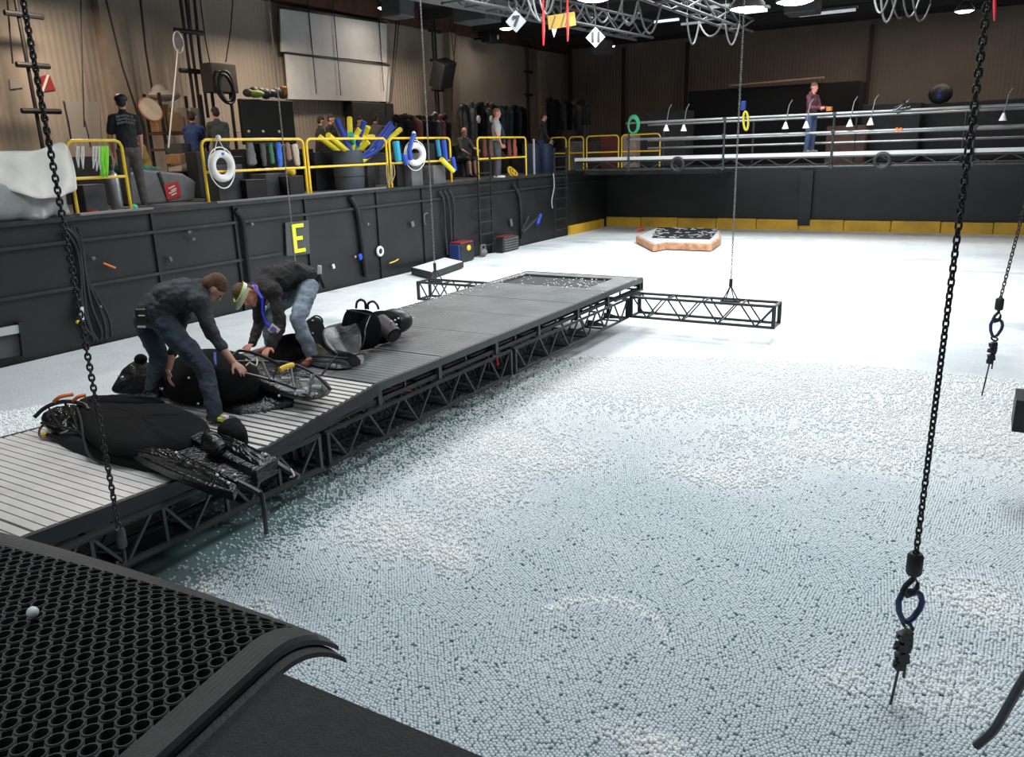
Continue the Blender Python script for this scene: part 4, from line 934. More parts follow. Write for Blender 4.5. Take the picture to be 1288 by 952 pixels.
MB().tube([a, a.lerp(b_, .5), b_, b_-d_*.06], [.085, .095, .085, .06], 16).build('pipe_mouth', mat('worn_brown_black_neoprene', (.045, .035, .036), .6, var=.3), c4, smooth=True)
MB().tube([b_-d_*.005, b_+d_*.003], .062, 16).build('pipe_hollow', M['black'], c4)
for px, py in ((492, 405), (497, 403), (501, 401), (498, 409)):
    drop(px, py, 'white little ball on the round perforated end of the costume body', 'balls on the costume body')
c5 = empty('costume_flap', onZ(392, 440, .71), 'upright curved black flap standing behind the second man with a hooked top', 'costume')
lofted([[J(385, 402, 8.35), J(396, 399, 8.4), J(404, 402, 8.4), J(408, 410, 8.3)], [J(378, 416, 8.2), J(392, 416, 8.25), J(402, 418, 8.25), J(410, 420, 8.2)], [J(368, 436, 8.0), J(385, 438, 8.0), J(400, 440, 8.0), J(414, 440, 7.95)]], .03, 'flap_sheet', M['neoprene'], c5)
pillow([(330, 440, .80), (350, 425, .92), (375, 420, .96), (392, 430, .86), (395, 446, .74), (360, 455, .73), (335, 452, .74)], .06, 'flap_base', M['neoprene'], c5, .71, 5)
pipe([(392, 400, 1.17), (398, 397, 1.2), (404, 400, 1.2), (406, 405, 1.15)], .008, 'hooked_top', M['hose'], c5)
for px, py in ((393, 404), (393, 420)): drop(px, py, 'white little ball stuck to the upright black flap', 'balls on the upright flap')

# ------------------------------------------------------------------ things on the left deck
RX = XW-.14
def ry(px, py=None, x=RX): return onX(px, py if py else 240, x).y
def guard(y0, y1, label, x=RX, z=RIM, h=1.04, along='y', mids=(.52,)):
    c = empty('guard_rail', ((x, (y0+y1)/2, z) if along == 'y' else ((y0+y1)/2, x, z)), label, 'railing', 'yellow guard rails on the deck')
    q = (lambda a, zz: V((x, a, z+zz))) if along == 'y' else (lambda a, zz: V((a, x, z+zz)))
    s_ = 1 if y1 > y0 else -1; rr_ = .09
    pts = [q(y0, .0), q(y0, h-rr_), q(y0+s_*.03, h-.03), q(y0+s_*rr_, h), q(y1-s_*rr_, h), q(y1-s_*.03, h-.03), q(y1, h-rr_), q(y1, .0)]
    MB().tube(pts, .024, 8).build('hoop', M['yellow'], c, smooth=True)
    for m_ in mids: MB().tube([q(y0, m_), q(y1, m_)], .022, 8).build('mid_rail', M['yellow'], c, smooth=True)
    for a in (y0, y1): MB().box(q(a, .01), (.09, .09, .02)).build('foot_plate', M['grey'], c)
    return c
def yb(px, py): return onX(px, py, RX).y
guard(yb(97, 262), yb(164, 256), 'short yellow guard rail beside the white tarp with ropes looped over it')
guard(yb(262, 249), yb(387, 241), 'yellow guard rail carrying the white life ring')
guard(yb(391, 241), yb(489, 233), 'yellow guard rail in front of the barrel of pool noodles')
guard(yb(493, 232), yb(568, 226), 'yellow guard rail with the blue and white ring, left of the ladders')
guard(yb(602, 222), yb(662, 217), 'yellow guard rail behind the standing man in pale grey')
for i, (a, b_, l) in enumerate(((692, 712, 'narrow yellow guard rail at the walkway corner, leftmost of the far group'), (716, 734, 'yellow guard rail with grey panel behind it, by the walkway corner'), (738, 778, 'yellow guard rail before red cloth beyond the walkway'), (782, 830, 'yellow guard rail under the green hose coil beyond the walkway'))):
    yy = 24.3; xa = onY(a, 190, yy).x; xb = onY(b_, 190, yy).x; guard(xa, xb, l, x=yy, along='x', h=1.05, z=RIM, mids=(.55,))
def life_ring(c, M3, label, rmaj=.20, rmin=.062, cover=M['white'], rope=True):
    t = empty('life_ring', c, label, 'life ring'); MB().torus(c, rmaj, rmin, M3, 28, 12).build('ring', cover, t, smooth='all')
    if rope:
        mb = MB(); pts = [V(c)+M3@V(((rmaj+.075)*cos(a), (rmaj+.075+.05*max(0, -sin(a)))*sin(a)*1.12, .0)) for a in np.linspace(0, 2*pi, 24, endpoint=False)]
        mb.tube(pts, .010, 6, closed=True); mb.build('grab_rope', M['white'], t, smooth=True)
        MB().tube([V(c)+M3@V((-.12, rmaj+.02, 0)), V(c)+M3@V((0, rmaj+.26, -.02)), V(c)+M3@V((.12, rmaj+.02, 0))], .010, 6).build('hanging_rope', M['white'], t, smooth=True)
        MB().ball(V(c)+M3@V((0, rmaj+.26, 0)), .045, seg=10, ring=6).build('rope_knot', M['white'], t, smooth=True)
    return t
FACE = Matrix(((0, 0, 1), (1, 0, 0), (0, 1, 0)))     # local xy plane -> world yz plane, facing +x
c = onX(279, 209, XW-.055); lr = life_ring(c, FACE, 'white life ring hanging on the yellow rail behind the stooping men')
MB().box(c+V((.062, .0, .20)), (.01, .05, .04)).build('blue_badge', M['blue'], lr)
c = onX(522, 194, XW-.045); lr = life_ring(c, Matrix.Rotation(R(-28), 3, 'Z')@FACE, 'white life ring in a blue cover hanging farther along the yellow rails', .19, .07)
MB().tube([c+V((.02, -.20, -.12)), c+V((.02, -.22, .10)), c+V((.02, -.10, .32)), c+V((.02, .0, .42))], .05, 8).build('blue_cover', M['blue'], lr, smooth=True)

# white tarp draped along the rim at the far left
def sheet_mat(n, c, r_=.6): return mat(n, c, r_, var=.08, vscale=2, bump=.9, bscale=4)
M['tarp'] = sheet_mat('white_plastic_tarp', (.78, .75, .69)); M['tarp2'] = sheet_mat('cloudy_plastic_sheet', (.27, .28, .28), .35)
def drape(px_grid, x, name, material, label, cat, wav=.11, seed=1, group=None):
    rr = random.Random(seed); rows = []
    for j, r_ in enumerate(px_grid):
        row = []
        for i in range(len(r_)*3-2):
            k = i//3; u = (i % 3)/3; a = r_[k]; b_ = r_[min(k+1, len(r_)-1)]; row.append(onX(a[0]*(1-u)+b_[0]*u, a[1]*(1-u)+b_[1]*u, x)+V((rr.uniform(-wav, wav)*(.3+j*.4), 0, 0)))
        rows.append(row)
    o = lofted(rows, .012, name, material, None); return tag(o, label, cat, group)
drape([[(-40, 190), (0, 190), (45, 190), (78, 178), (86, 186)], [(-40, 205), (0, 204), (45, 206), (82, 202), (96, 215)], [(-40, 218), (0, 220), (40, 232), (70, 232), (94, 232)], [(-40, 228), (0, 234), (42, 250), (70, 248), (97, 240)]], XW-.02, 'tarp', M['tarp'], 'white tarp draped over the rim at the far left edge', 'tarp')
drape([[(-40, 222), (0, 226), (45, 238), (74, 240), (84, 243)], [(-40, 250), (0, 252), (45, 258), (70, 258), (86, 258)], [(-40, 282), (0, 281), (45, 276), (70, 272), (86, 270)]], XW-.07, 'plastic_sheet', M['tarp2'], 'cloudy grey plastic sheet hanging below the white tarp', 'sheet', seed=4)
def onDeck(px, py): return onZ(px, py, RIM)
def bx(name, px, py, x, size, material, label, cat, group=None, rz=0, z=RIM, bevel=.01, dz=0):
    """box standing on the deck; px,py its base centre as seen, x its plan position"""
    q = onX(px, py, x); o = MB().box((x, q.y, z+dz+size[2]/2), size, (0, 0, rz)).build(name, material, bevel=bevel); return tag(o, label, cat, group)
RT = mat('pale_rim_board', (.20, .20, .20), .5)
for a0, a1, l, w_ in ((97, 190, 'pale board along the rim beside the white tarp', .16), (273, 486, 'long thin pale strip along the rim under the life ring', .05)):
    y0, y1 = onX(a0, 265 if a0 < 100 else 254, XW).y, onX(a1, 262 if a0 < 100 else 236, XW).y
    tag(MB().box((XW-.02, (y0+y1)/2, RIM+.03), (w_, y1-y0, .03)).build('rim_board', RT), l, 'board')
# gas cylinder, ropes, small things at the short rail
q = onX(147, 256, -11.75); t = empty('air_cylinder', (q.x, q.y, RIM), 'silver diving air cylinder standing behind the short yellow rail', 'cylinder')
MB().lathe([(0, 0), (.085, 0), (.09, .02), (.09, .50), (.07, .56), (.03, .60), (.02, .62)], (q.x, q.y, RIM), 16).build('tank', M['alum'], t, smooth=True)
MB().lathe([(0, .61), (.025, .61), (.03, .66), (.02, .70), (0, .70)], (q.x, q.y, RIM), 10).build('valve', M['steel_grey'], t, smooth=True)
def rope_hank(px0, px1, ytop, ybot, n, material, label, x=XW-.1, r_=.011):
    mb = MB(); rr = random.Random(int(px0))
    for i in range(n):
        a = px0+(px1-px0)*i/max(1, n-1); pts = [onX(a-1, ytop, x+.03), onX(a-1.5+rr.uniform(-1, 1), (ytop+ybot)/2, x+.05), onX(a+rr.uniform(-1, 1), ybot+rr.uniform(-3, 1), x+.04), onX(a+2+rr.uniform(-1, 1), (ytop+ybot)/2, x+.02), onX(a+1, ytop, x-.03)]
        mb.tube(pts, r_, 6)
    o = mb.build('rope_hank', material, smooth=True); return tag(o, label, 'rope', 'rope hanks on the yellow rails')
rope_hank(98, 104, 184, 212, 2, M['white'], 'white rope hank looped on the short rail, leftmost')
rope_hank(118, 126, 184, 214, 3, M['white'], 'white rope hank looped on the short rail beside the neon one')
rope_hank(128, 134, 184, 222, 3, mat('neon_green_rope', (.25, .75, .05), .6), 'neon green knotted rope hanging on the short rail', r_=.02)
MB().ball((0, 0, 0), .01)
q = onX(168, 255, -11.32); tag(MB().ball((q.x, q.y, RIM+.05), .055, seg=12, ring=8).build('green_float', mat('green_float', (.05, .6, .25), .4), smooth=True), 'small bright green float on the deck at the foot of the short rail', 'float')
q = onX(116, 262, -11.4); k = MB(); k.lathe([(0, 0), (.07, 0), (.075, .06), (0, .065)], (q.x, q.y, RIM), 12); tag(k.build('red_disc', M['red'], smooth=True), 'small red lid on the deck under the short rail', 'lid')
bx('black_crate', 114, 262, -11.75, (.35, .35, .42), M['darkgrey'], 'dark crate on the deck behind the short yellow rail', 'crate')
# low black step, grey trough, its green cloth and red notice
bx('deck_step', 205, 258, -11.62, (.75, 1.3, .04), M['darkgrey'], 'low black step plate on the deck left of the white life ring', 'step')
q = onX(208, 252, -12.35); t = empty('grey_trough', (q.x, q.y, RIM), 'big rounded grey plastic trough on the deck with a red notice on it', 'trough')
k = MB(); k.prism([(q.x, q.y-.72, RIM+.02), (q.x, q.y+.62, RIM+.02), (q.x, q.y+.70, RIM+.35), (q.x, q.y+.45, RIM+.50), (q.x, q.y-.35, RIM+.60), (q.x, q.y-.78, RIM+.50)], (-.6, 0, 0)); k.build('tub', mat('grey_tub_plastic', (.17, .175, .175), .5, var=.15), t, bevel=.04)
MB().box((q.x+.012, q.y+.0, RIM+.30), (.02, .05, .5), (.25, 0, 0)).build('strap', M['black'], t)
nb = MB().box((q.x+.015, q.y+.16, RIM+.22), (.02, .30, .26), (.1, 0, 0)).build('red_notice', M['red'], t)
k = MB()
for i, (dy, dz, w_) in enumerate(((-.03, .07, .14), (.03, .03, .12), (-.02, -.01, .16), (.02, -.05, .12))): k.box((q.x+.028, q.y+.16+dy*.6, RIM+.21+dz), (.006, w_, .022), (.3, 0, 0))
k.build('notice_print', M['white'], nb)
k = MB(); cap(k, V((q.x-.2, q.y-.6, RIM+.62)), V((q.x-.25, q.y+.1, RIM+.58)), .12, .05); cap(k, V((q.x-.3, q.y-.5, RIM+.70)), V((q.x-.25, q.y-.3, RIM+.64)), .09, .08)
g_ = fuse(k, 'green_cloth', cloth('sea_green_cloth', (.05, .16, .13), .3), None, .02, 2, .06); tag(g_, 'crumpled sea green cloth lying on the grey trough', 'cloth')
# shelving with cardboard boxes by the wall, yellow bag, pan, stacked supplies
sx_ = -15.3
def wy(px, py, x): return onX(px, py, x)
q0, q1 = wy(196, 168, sx_), wy(250, 168, sx_); t = empty('storage_shelf', (sx_, (q0.y+q1.y)/2, RIM), 'dark storage shelf against the building wall behind the trough', 'shelf')
for z in (RIM+.35, RIM+.95, q0.z): MB().box((sx_, (q0.y+q1.y)/2, z), (.55, q1.y-q0.y, .05)).build('shelf_board', M['brown'], t)
for a in (q0.y+.03, q1.y-.03):
    for b_ in (-.24, .24): MB().bar((sx_+b_, a, RIM), (sx_+b_, a, q0.z+.8), .05).build('upright', M['black'], t)
CARD = mat('cardboard', (.30, .17, .08), .8, var=.15); TAN = mat('pale_carton', (.42, .36, .28), .7, var=.15)
for i, (px, w_, h_, m_, l) in enumerate(((204, .30, .55, CARD, 'orange-brown cardboard box on the dark shelf, leftmost'), (213, .32, .40, CARD, 'brown cardboard box on the dark shelf below the hat'), (224, .30, .50, TAN, 'pale carton standing on the dark shelf beside the pole'), (233, .28, .32, CARD, 'brown cardboard box between two pale cartons on the shelf'), (241, .30, .50, TAN, 'pale carton at the right end of the dark shelf'))):
    a = wy(px, 165, sx_); tag(MB().box((sx_+.05*(i % 2), a.y, q0.z+.03+h_/2), (.35, w_, h_), (0, 0, .1*(i-2))).build('carton', m_, bevel=.01), l, 'box', 'boxes on the dark shelf')
q = wy(207, 120, sx_); k = MB(); k.ball(q, (.26, .36, .12), seg=14, ring=8); k.ball(q+V((0, -.1, .08)), (.14, .18, .14), seg=12, ring=8); tag(k.build('white_bundle', mat('dull_white_cloth', (.40, .36, .33), .8), smooth=True), 'off-white bundle on top of the shelf with the cardboard boxes', 'bundle')
q = wy(188, 138, -14.8); t = empty('round_pan', q, 'round pale pan with an orange rim propped beside the cardboard boxes', 'pan')
MB().lathe([(0, 0), (.22, 0), (.24, .03), (.24, .05), (0, .04)], q, 20, Matrix.Rotation(R(70), 3, 'Y')@Matrix.Identity(3)).build('dish', TAN, t, smooth=True); MB().torus(q+V((.04, 0, 0)), .245, .016, Matrix.Rotation(R(70), 3, 'Y'), 24, 6).build('orange_rim', mat('dull_orange', (.35, .10, .04), .6), t, smooth=True)
q = wy(179, 192, -13.6); k = MB(); cap(k, V((q.x, q.y, RIM+.25)), V((q.x, q.y-.05, RIM+.95)), .22, .12, 14); fj = fuse(k, 'yellow_bag', mat('dull_yellow_bag', (.30, .20, .02), .6), None, .03, 2, .05); tag(fj, 'dull yellow bag standing behind the man in the printed T-shirt', 'bag')
for i in range(5):
    a = wy(226+((i*7) % 5), 205-9*i, -14.4); tag(MB().box((-14.4, a.y+.05*(i % 2), RIM+.12+.21*i), (.42, .62-.05*(i % 3), .19), (0, 0, .08*(i-2))).build('supply_box', (CARD, M['grey'], TAN, CARD, M['darkgrey'])[i], bevel=.01), f'supply box in the low pile left of the life ring, {("bottom", "second from the bottom", "middle", "second from the top", "topmost")[i]}', 'box', 'low pile of supply boxes')
# skimmer net on a pole
a, b_ = wy(224, 62, -13.6), wy(212, 186, -13.2); t = empty('skimmer_net', b_, 'pool skimmer net on a long white pole leaning upright', 'net')
MB().tube([b_, a], .014, 8).build('pole', M['white'], t, smooth=True)
hc = wy(224.5, 53, -13.6); MB().torus(hc, .14, .014, FACE, 20, 6, .75, 1.35).build('net_hoop', M['white'], t, smooth=True); MB().lathe([(.0, -.02), (.10, 0), (.105, .01), (0, .0)], hc, 16, FACE).build('net_mesh', mat('pale_net', (.35, .33, .30), .9), t, smooth=True)
VB_ = mat('worn_black_trunk', (.018, .016, .016), .8)
# black screens and stands
def slab_px(name, px0, py0, px1, py1, x, th, material, label, cat, stand_=True):
    a, b_ = onX(px0, py0, x), onX(px1, py1, x); t = empty(name, (x, (a.y+b_.y)/2, RIM), label, cat)
    MB().box((x, (a.y+b_.y)/2, (a.z+b_.z)/2), (th, abs(b_.y-a.y), abs(a.z-b_.z))).build('panel', material, t, bevel=.02)
    if stand_:
        for k in (a.y+.1, b_.y-.1): MB().bar((x, k, RIM), (x, k, min(a.z, b_.z)+.05), .05).build('leg', M['black'], t)
    return t
slab_px('black_screen', 300, 124, 371, 181, -14.2, .12, mat('matte_black_panel', (.006, .006, .007), .6), 'large matte black screen panel standing behind the yellow rail', 'screen')
slab_px('equipment_case', 257, 79, 294, 118, -14.9, .35, mat('dusty_case', (.055, .05, .045), .7), 'dusty dark equipment case held high on a stand above the life ring', 'case')
k = MB(); q = wy(284, 110, -14.6)
for a in np.linspace(0, 2*pi, 5)[:-1]: k.torus(q+V((.02*cos(a*2), .03*sin(a), .03*cos(a))), .24+.03*sin(a*3), .03, Matrix.Rotation(.1*a, 3, 'X')@FACE, 20, 6, .8, 1.3)
tag(k.build('cable_coil', M['black'], smooth=True), 'thick black cable coil hung on the raised equipment case', 'cable')
q = wy(334, 118, -14.3); k = MB()
for i in range(7): k.ball((q.x, q.y-.5+i*.17, q.z+.02*(i % 3)), (.12, .13, .09+.03*(i % 2)), seg=10, ring=6)
tag(k.build('dark_bundle', M['darkgrey'], smooth=True), 'row of dark lumpy gear lying on top of the black screen', 'gear')
q = wy(322, 118, -14.25); tag(MB().ball(q, (.14, .22, .08), seg=12, ring=8).build('lime_cushion', mat('lime_cloth', (.22, .32, .05), .7), smooth=True), 'lime green cushion on top of the black screen', 'cushion')
q = wy(357, 115, -14.25); tag(MB().box(q, (.12, .16, .22)).build('amber_bottle', mat('amber_plastic', (.30, .12, .02), .4), bevel=.03), 'amber bottle on top of the black screen beside the chain', 'bottle')
# white projection screens on the wall
def flat_px(name, corners, x, th, material, label, cat, group=None):
    ps = [onX(a, b_, x) for a, b_ in corners]; o = MB().prism(ps, (-th, 0, 0)).build(name, material); return tag(o, label, cat, group) if label else o
M['screen'] = mat('white_screen_cloth', (.56, .57, .57), .6, var=.04, bump=.25, bscale=2)
for cs, l in (([(352.5, 11), (486.6, 30), (486.6, 79), (354, 64.6)], 'upper white rectangular screen hanging on the building wall'), ([(359, 68), (489.7, 83.6), (491, 128), (363.5, 124.6)], 'lower white rectangular screen hanging on the building wall')):
    c = onX(cs[0][0], cs[0][1], -15.6); t = empty('projection_screen', c, l, 'screen', 'white screens on the wall'); ps = [onX(a, b_, -15.6) for a, b_ in cs]
    MB().prism(ps, (-.04, 0, 0)).build('sheet', M['screen'], t); MB().bar(ps[0]+V((0, 0, .03)), ps[1]+V((0, 0, .03)), .05).build('top_batten', M['steel_dark'], t)
    for u in (.22, .45, .90):
        p_ = ps[0].lerp(ps[1], u)+V((.06, 0, 0)); MB().tube([V((p_.x, p_.y, CEIL)), p_-V((0, 0, .9 if u < .5 else .7))], .012, 5).build('hanging_cord', M['black'], t)
# dive flag, notice sheet on the wall
ps = [onX(a, b_, -15.975) for a, b_ in ((49, 97), (62, 93), (70, 113), (50, 116))]; t = empty('dive_flag', ps[0], 'red dive flag with white diagonal stripe pinned on the building wall', 'flag')
MB().prism(ps, (-.02, 0, 0)).build('flag_cloth', mat('dull_red_cloth', (.30, .03, .03), .8), t)
a, b_, c, d = [onX(*k_, -15.955) for k_ in ((59.5, 94), (62.5, 93.5), (55, 115.5), (52, 116))]; MB().prism([a, b_, c, d], (-.02, 0, 0)).build('stripe', M['white'], t)
flat_px('notice_sheet', [(83, 128), (125, 128), (127, 176), (86, 176)], -15.975, .02, mat('pale_sheet', (.36, .34, .31), .8), 'pale notice board sheet on the wall left of the man in the printed T-shirt', 'notice')
flat_px('notice_sheet', [(12, 100), (28, 98), (29, 110), (13, 112)], -15.965, .03, mat('pale_box', (.38, .36, .33), .8), 'small pale box on the wall near the top left corner', 'box')
# masts with cross bars, wall cables, columns
def mast(px, y0, y1, x, bars, label, wide=.07, lean=0):
    a, b_ = onX(px, y1, x), None; top_z = CEIL-.3; t = empty('lighting_mast', (x, a.y, min(a.z, RIM+.01) if False else RIM), label, 'mast', 'dark masts along the building wall')
    for s_ in (-wide, wide): MB().tube([(x, a.y+s_, RIM), (x, a.y+s_, top_z)], .035, 8).build('pole', M['black'], t, smooth=True)
    MB().box((x, a.y, RIM+.03), (.5, .5, .06)).build('base', M['black'], t)
    for py, w_ in bars:
        z = onX(px-(y1-py)*.13, py, x).z; MB().tube([(x+.05, a.y-w_, z), (x+.05, a.y+w_, z)], .05, 8).build('cross_bar', M['black'], t, smooth=True)
    return t
mast(57, 0, 178, -15.2, ((20, .34), (83, .3), (140, .36)), 'dark mast with three cross bars at the far left beside the dive flag')
mast(248, 0, 135, -15.2, ((40, .36), (90, .36)), 'dark mast with two cross bars behind the cardboard shelf')
mast(551, 0, 150, -15.2, ((38, .28), (76, .28), (113, .28)), 'dark mast carrying the tilted loudspeaker')
mast(664, 0, 130, -15.3, ((56, .3), (90, .3), (119, .25)), 'dark mast near the corner of the building')
q = onX(557, 93, -14.7); t = empty('loudspeaker', q, 'black loudspeaker tilted downwards on the mast', 'loudspeaker'); MB().box(q, (.45, .62, .78), (R(12), R(25), 0)).build('cabinet', M['black'], t, bevel=.03)
MB().box(q+V((.205, 0, -.05)), (.02, .5, .62), (R(12), R(25), 0)).build('grille', M['darkgrey'], t); MB().bar(q, (-15.15, q.y, q.z), .06).build('bracket', M['black'], t)
q = onX(618, 47, -15.3); t = empty('wall_unit', q, 'small black box unit high on the building wall near the white diamond sign', 'unit'); MB().box(q, (.35, .75, .34)).build('body', M['black'], t, bevel=.02)
MB().ball(q+V((.19, .12, 0)), (.03, .05, .08), seg=8, ring=6).build('lens', M['white'], t); MB().bar(q, (-16, q.y, q.z), .06).build('bracket', M['black'], t)
BEI = mat('beige_column', (.30, .25, .20), .7, var=.1)
for i, (px, py, w_, l) in enumerate(((150, 120, .50, 'wide beige column on the building wall above the man in the printed T-shirt'), (486, 130, .35, 'beige column beside the white screens'), (570, 140, .45, 'beige column with loose cables behind the loudspeaker'))):
    q = onX(px, py, BX+.1); tag(MB().box((BX+.12, q.y, (CEIL+RIM)/2), (.24, w_, CEIL-RIM-.45)).build('wall_column', BEI), l, 'column', 'beige columns on the building wall')
q = onX(681, 120, -15.4); tag(MB().box((-15.4, q.y, (CEIL+RIM)/2-.15), (.16, .30, CEIL-RIM-.9)).build('wall_column', BEI), 'narrow pale column by the building corner under the red straps', 'column', 'beige columns on the building wall')
for px, y_, l in ((717, 32-.3, 'dark brown post on the back wall above the leftmost far railings'), (784, 32-.3, 'dark brown post on the back wall above the green hose'), (863, 32-.3, 'thin dark post on the back wall left of the long chain'), (1091, 32-.3, 'thin dark post on the back wall above the clamp lights')):
    q = onY(px, 110, y_); tag(MB().box((q.x, y_, (CEIL+RIM)/2-.2), (.12, .12, CEIL-RIM-.5)).build('wall_post', mat('rust_post', (.05, .025, .018), .7)), l, 'post', 'posts on the back wall')
rr = random.Random(12)
for i, (a0, a1, b0, b1, w_) in enumerate(((101, 0, 106, 160, .012), (106, 150, 114, 185, .012), (80, 127, 90, 178, .018), (175, 0, 194, 128, .022), (130, 0, 180, 165, .02), (243, 0, 262, 148, .035), (250, 0, 268, 100, .014), (294, 0, 284, 78, .014), (236, 0, 243, 60, .014), (8, 0, 16, 80, .014), (505, 0, 492, 128, .014), (499, 20, 489, 140, .02), (575, 22, 568, 140, .014), (566, 25, 572, 80, .012), (684, 40, 682, 130, .01))):
    t = MB().tube([onX(a0, a1-(14 if a1 == 0 else 0), -15.5), onX((a0+b0)/2+rr.uniform(-1.5, 1.5), (a1+b1)/2, -15.45), onX(b0, b1, -15.5)], w_, 6).build('wall_cable', M['black'], smooth=True)
    tag(t, f'dark cable running down the building wall, {("far left by the notice board", "below the first thin cable by the notice board", "short dark rod left of the notice board", "above the round pan", "slanting behind the printed T-shirt man", "thick, right of the two-bar mast", "thin, beside the thick one", "above the raised equipment case", "beside the two-bar mast top", "in the top left corner", "right of the white screens", "thick, right of the lower white screen", "right of the loudspeaker", "above the loudspeaker", "at the narrow pale column")[i]}', 'cable', 'cables on the building wall')

# barrel of pool noodles
q = onX(441, 236, -12.1); bp_ = V((q.x, q.y, RIM)); t = empty('grey_barrel', bp_, 'grey barrel on the deck holding blue and yellow pool noodles', 'barrel')
MB().lathe([(0, 0), (.30, 0), (.31, .05), (.33, .40), (.31, .78), (.32, .82), (.28, .82), (.27, .10), (0, .10)], bp_, 24).build('drum', mat('blue_grey_barrel', (.075, .09, .11), .5), t, smooth=True)
for z in (.28, .55): MB().torus(bp_+V((0, 0, z)), .322, .012, None, 24, 6).build('hoop', M['darkgrey'], t, smooth=True)
NY = mat('yellow_noodle_foam', (.80, .66, .03), .7); NB = mat('blue_noodle_foam', (.012, .05, .34), .7); NG = mat('teal_noodle_foam', (.02, .38, .28), .7)
def nd(x, y): return (390+x/6.8, 120+y/6.8)
NL = [(NY, (75, 350), (262, 497), 'yellow, pointing far left, lower of two'), (NY, (155, 340), (332, 492), 'yellow, pointing left, upper of two'), (NY, (338, 195), (346, 400), 'yellow, standing straight up'), (NY, (425, 285), (350, 420), 'short yellow, leaning right behind the upright one'),
      (NY, (540, 357), (370, 357), 'yellow, lying almost level along the rail'), (NY, (500, 395), (405, 485), 'yellow, low under the rail pointing right'), (NY, (772, 292), (560, 470), 'yellow, farthest to the right'), (NY, (498, 268), (440, 400), 'yellow with a cut white end, beside the blue one'),
      (NB, (228, 205), (330, 440), 'blue, leaning left behind the rail'), (NB, (462, 222), (400, 430), 'blue, leaning right in the middle'), (NB, (690, 240), (520, 470), 'blue, long, leaning right, left of a pair'), (NB, (712, 262), (560, 480), 'blue, long, leaning right, right of a pair'), (NB, (300, 310), (345, 470), 'blue, short, in front of the barrel mouth'), (NG, (350, 330), (385, 485), 'teal green, hanging in front of the barrel')]
for i, (m_, a, b_, l) in enumerate(NL):
    pa, pb = nd(*a), nd(*b_); dx_ = -12.1+.12*((i*5) % 7-3)/3
    A = onX(pa[0], pa[1], dx_+.25*(1 if i % 2 else -1)); B = onX(pb[0], pb[1], dx_)
    B2 = V((bp_.x+.12*cos(i*2.1), bp_.y+.12*sin(i*2.1), RIM+.45)) if i not in (0, 1, 5) else B.lerp(V((bp_.x, bp_.y, RIM+.9)), .25)
    tag(MB().tube([A, B, B2], .060, 12).build('pool_noodle', m_, smooth=True), f'pool noodle in the grey barrel, {l}', 'pool noodle', 'pool noodles in the barrel')
# things hung on the next rail
for i, (px, y0, y1, m_, l, r_) in enumerate(((498, 178, 202, mat('cyan_foam', (.02, .30, .50), .6), 'cyan foam piece hanging left of the blue-covered ring', .075), (508, 195, 206, M['blue'], 'blue strap pad hanging beside the cyan foam', .06), (550, 176, 196, mat('cyan_foam2', (.02, .22, .40), .6), 'cyan foam strip on the rail end, leftmost of three', .05), (558, 176, 206, M['blue'], 'blue foam strip on the rail end, middle of three', .06), (569, 198, 214, M['blue'], 'blue foam strip low on the rail end, rightmost of three', .06))):
    tag(MB().tube([onX(px, y0, XW-.06), onX(px+1.5, (y0+y1)/2, XW-.03), onX(px+3, y1, XW-.05)], r_, 8).build('foam_strip', m_, smooth=True), l, 'foam strip', 'foam strips on the rail')
tag(MB().tube([onX(555, 200, XW-.0), onX(570, 215, XW+.02)], .06, 10).build('pool_noodle', NY, smooth=True), 'single yellow pool noodle stuck through the rail left of the sitting person', 'pool noodle')
rope_hank(487, 494, 205, 232, 4, mat('tan_rope', (.35, .26, .10), .8), 'tan rope tails hanging at the joint of two yellow rails')
for i, (px, py, w_, h_, x, m_, l) in enumerate(((519, 231, .42, .72, XW-.30, M['grey'], 'tall grey metal box on the rim under the blue-covered ring'), (547, 229, .50, .42, XW-.30, M['grey'], 'low grey metal box on the rim beside the tall one'), (500, 232, .35, .60, XW-.5, M['black'], 'black gear box on the rim left of the tall grey box'), (462, 234, .25, .55, -12.4, M['darkgrey'], 'dark folding chair frame right of the barrel'))):
    bx('rim_box', px, py, x, (.3, w_, h_), m_, l, 'box', 'boxes on the rim')
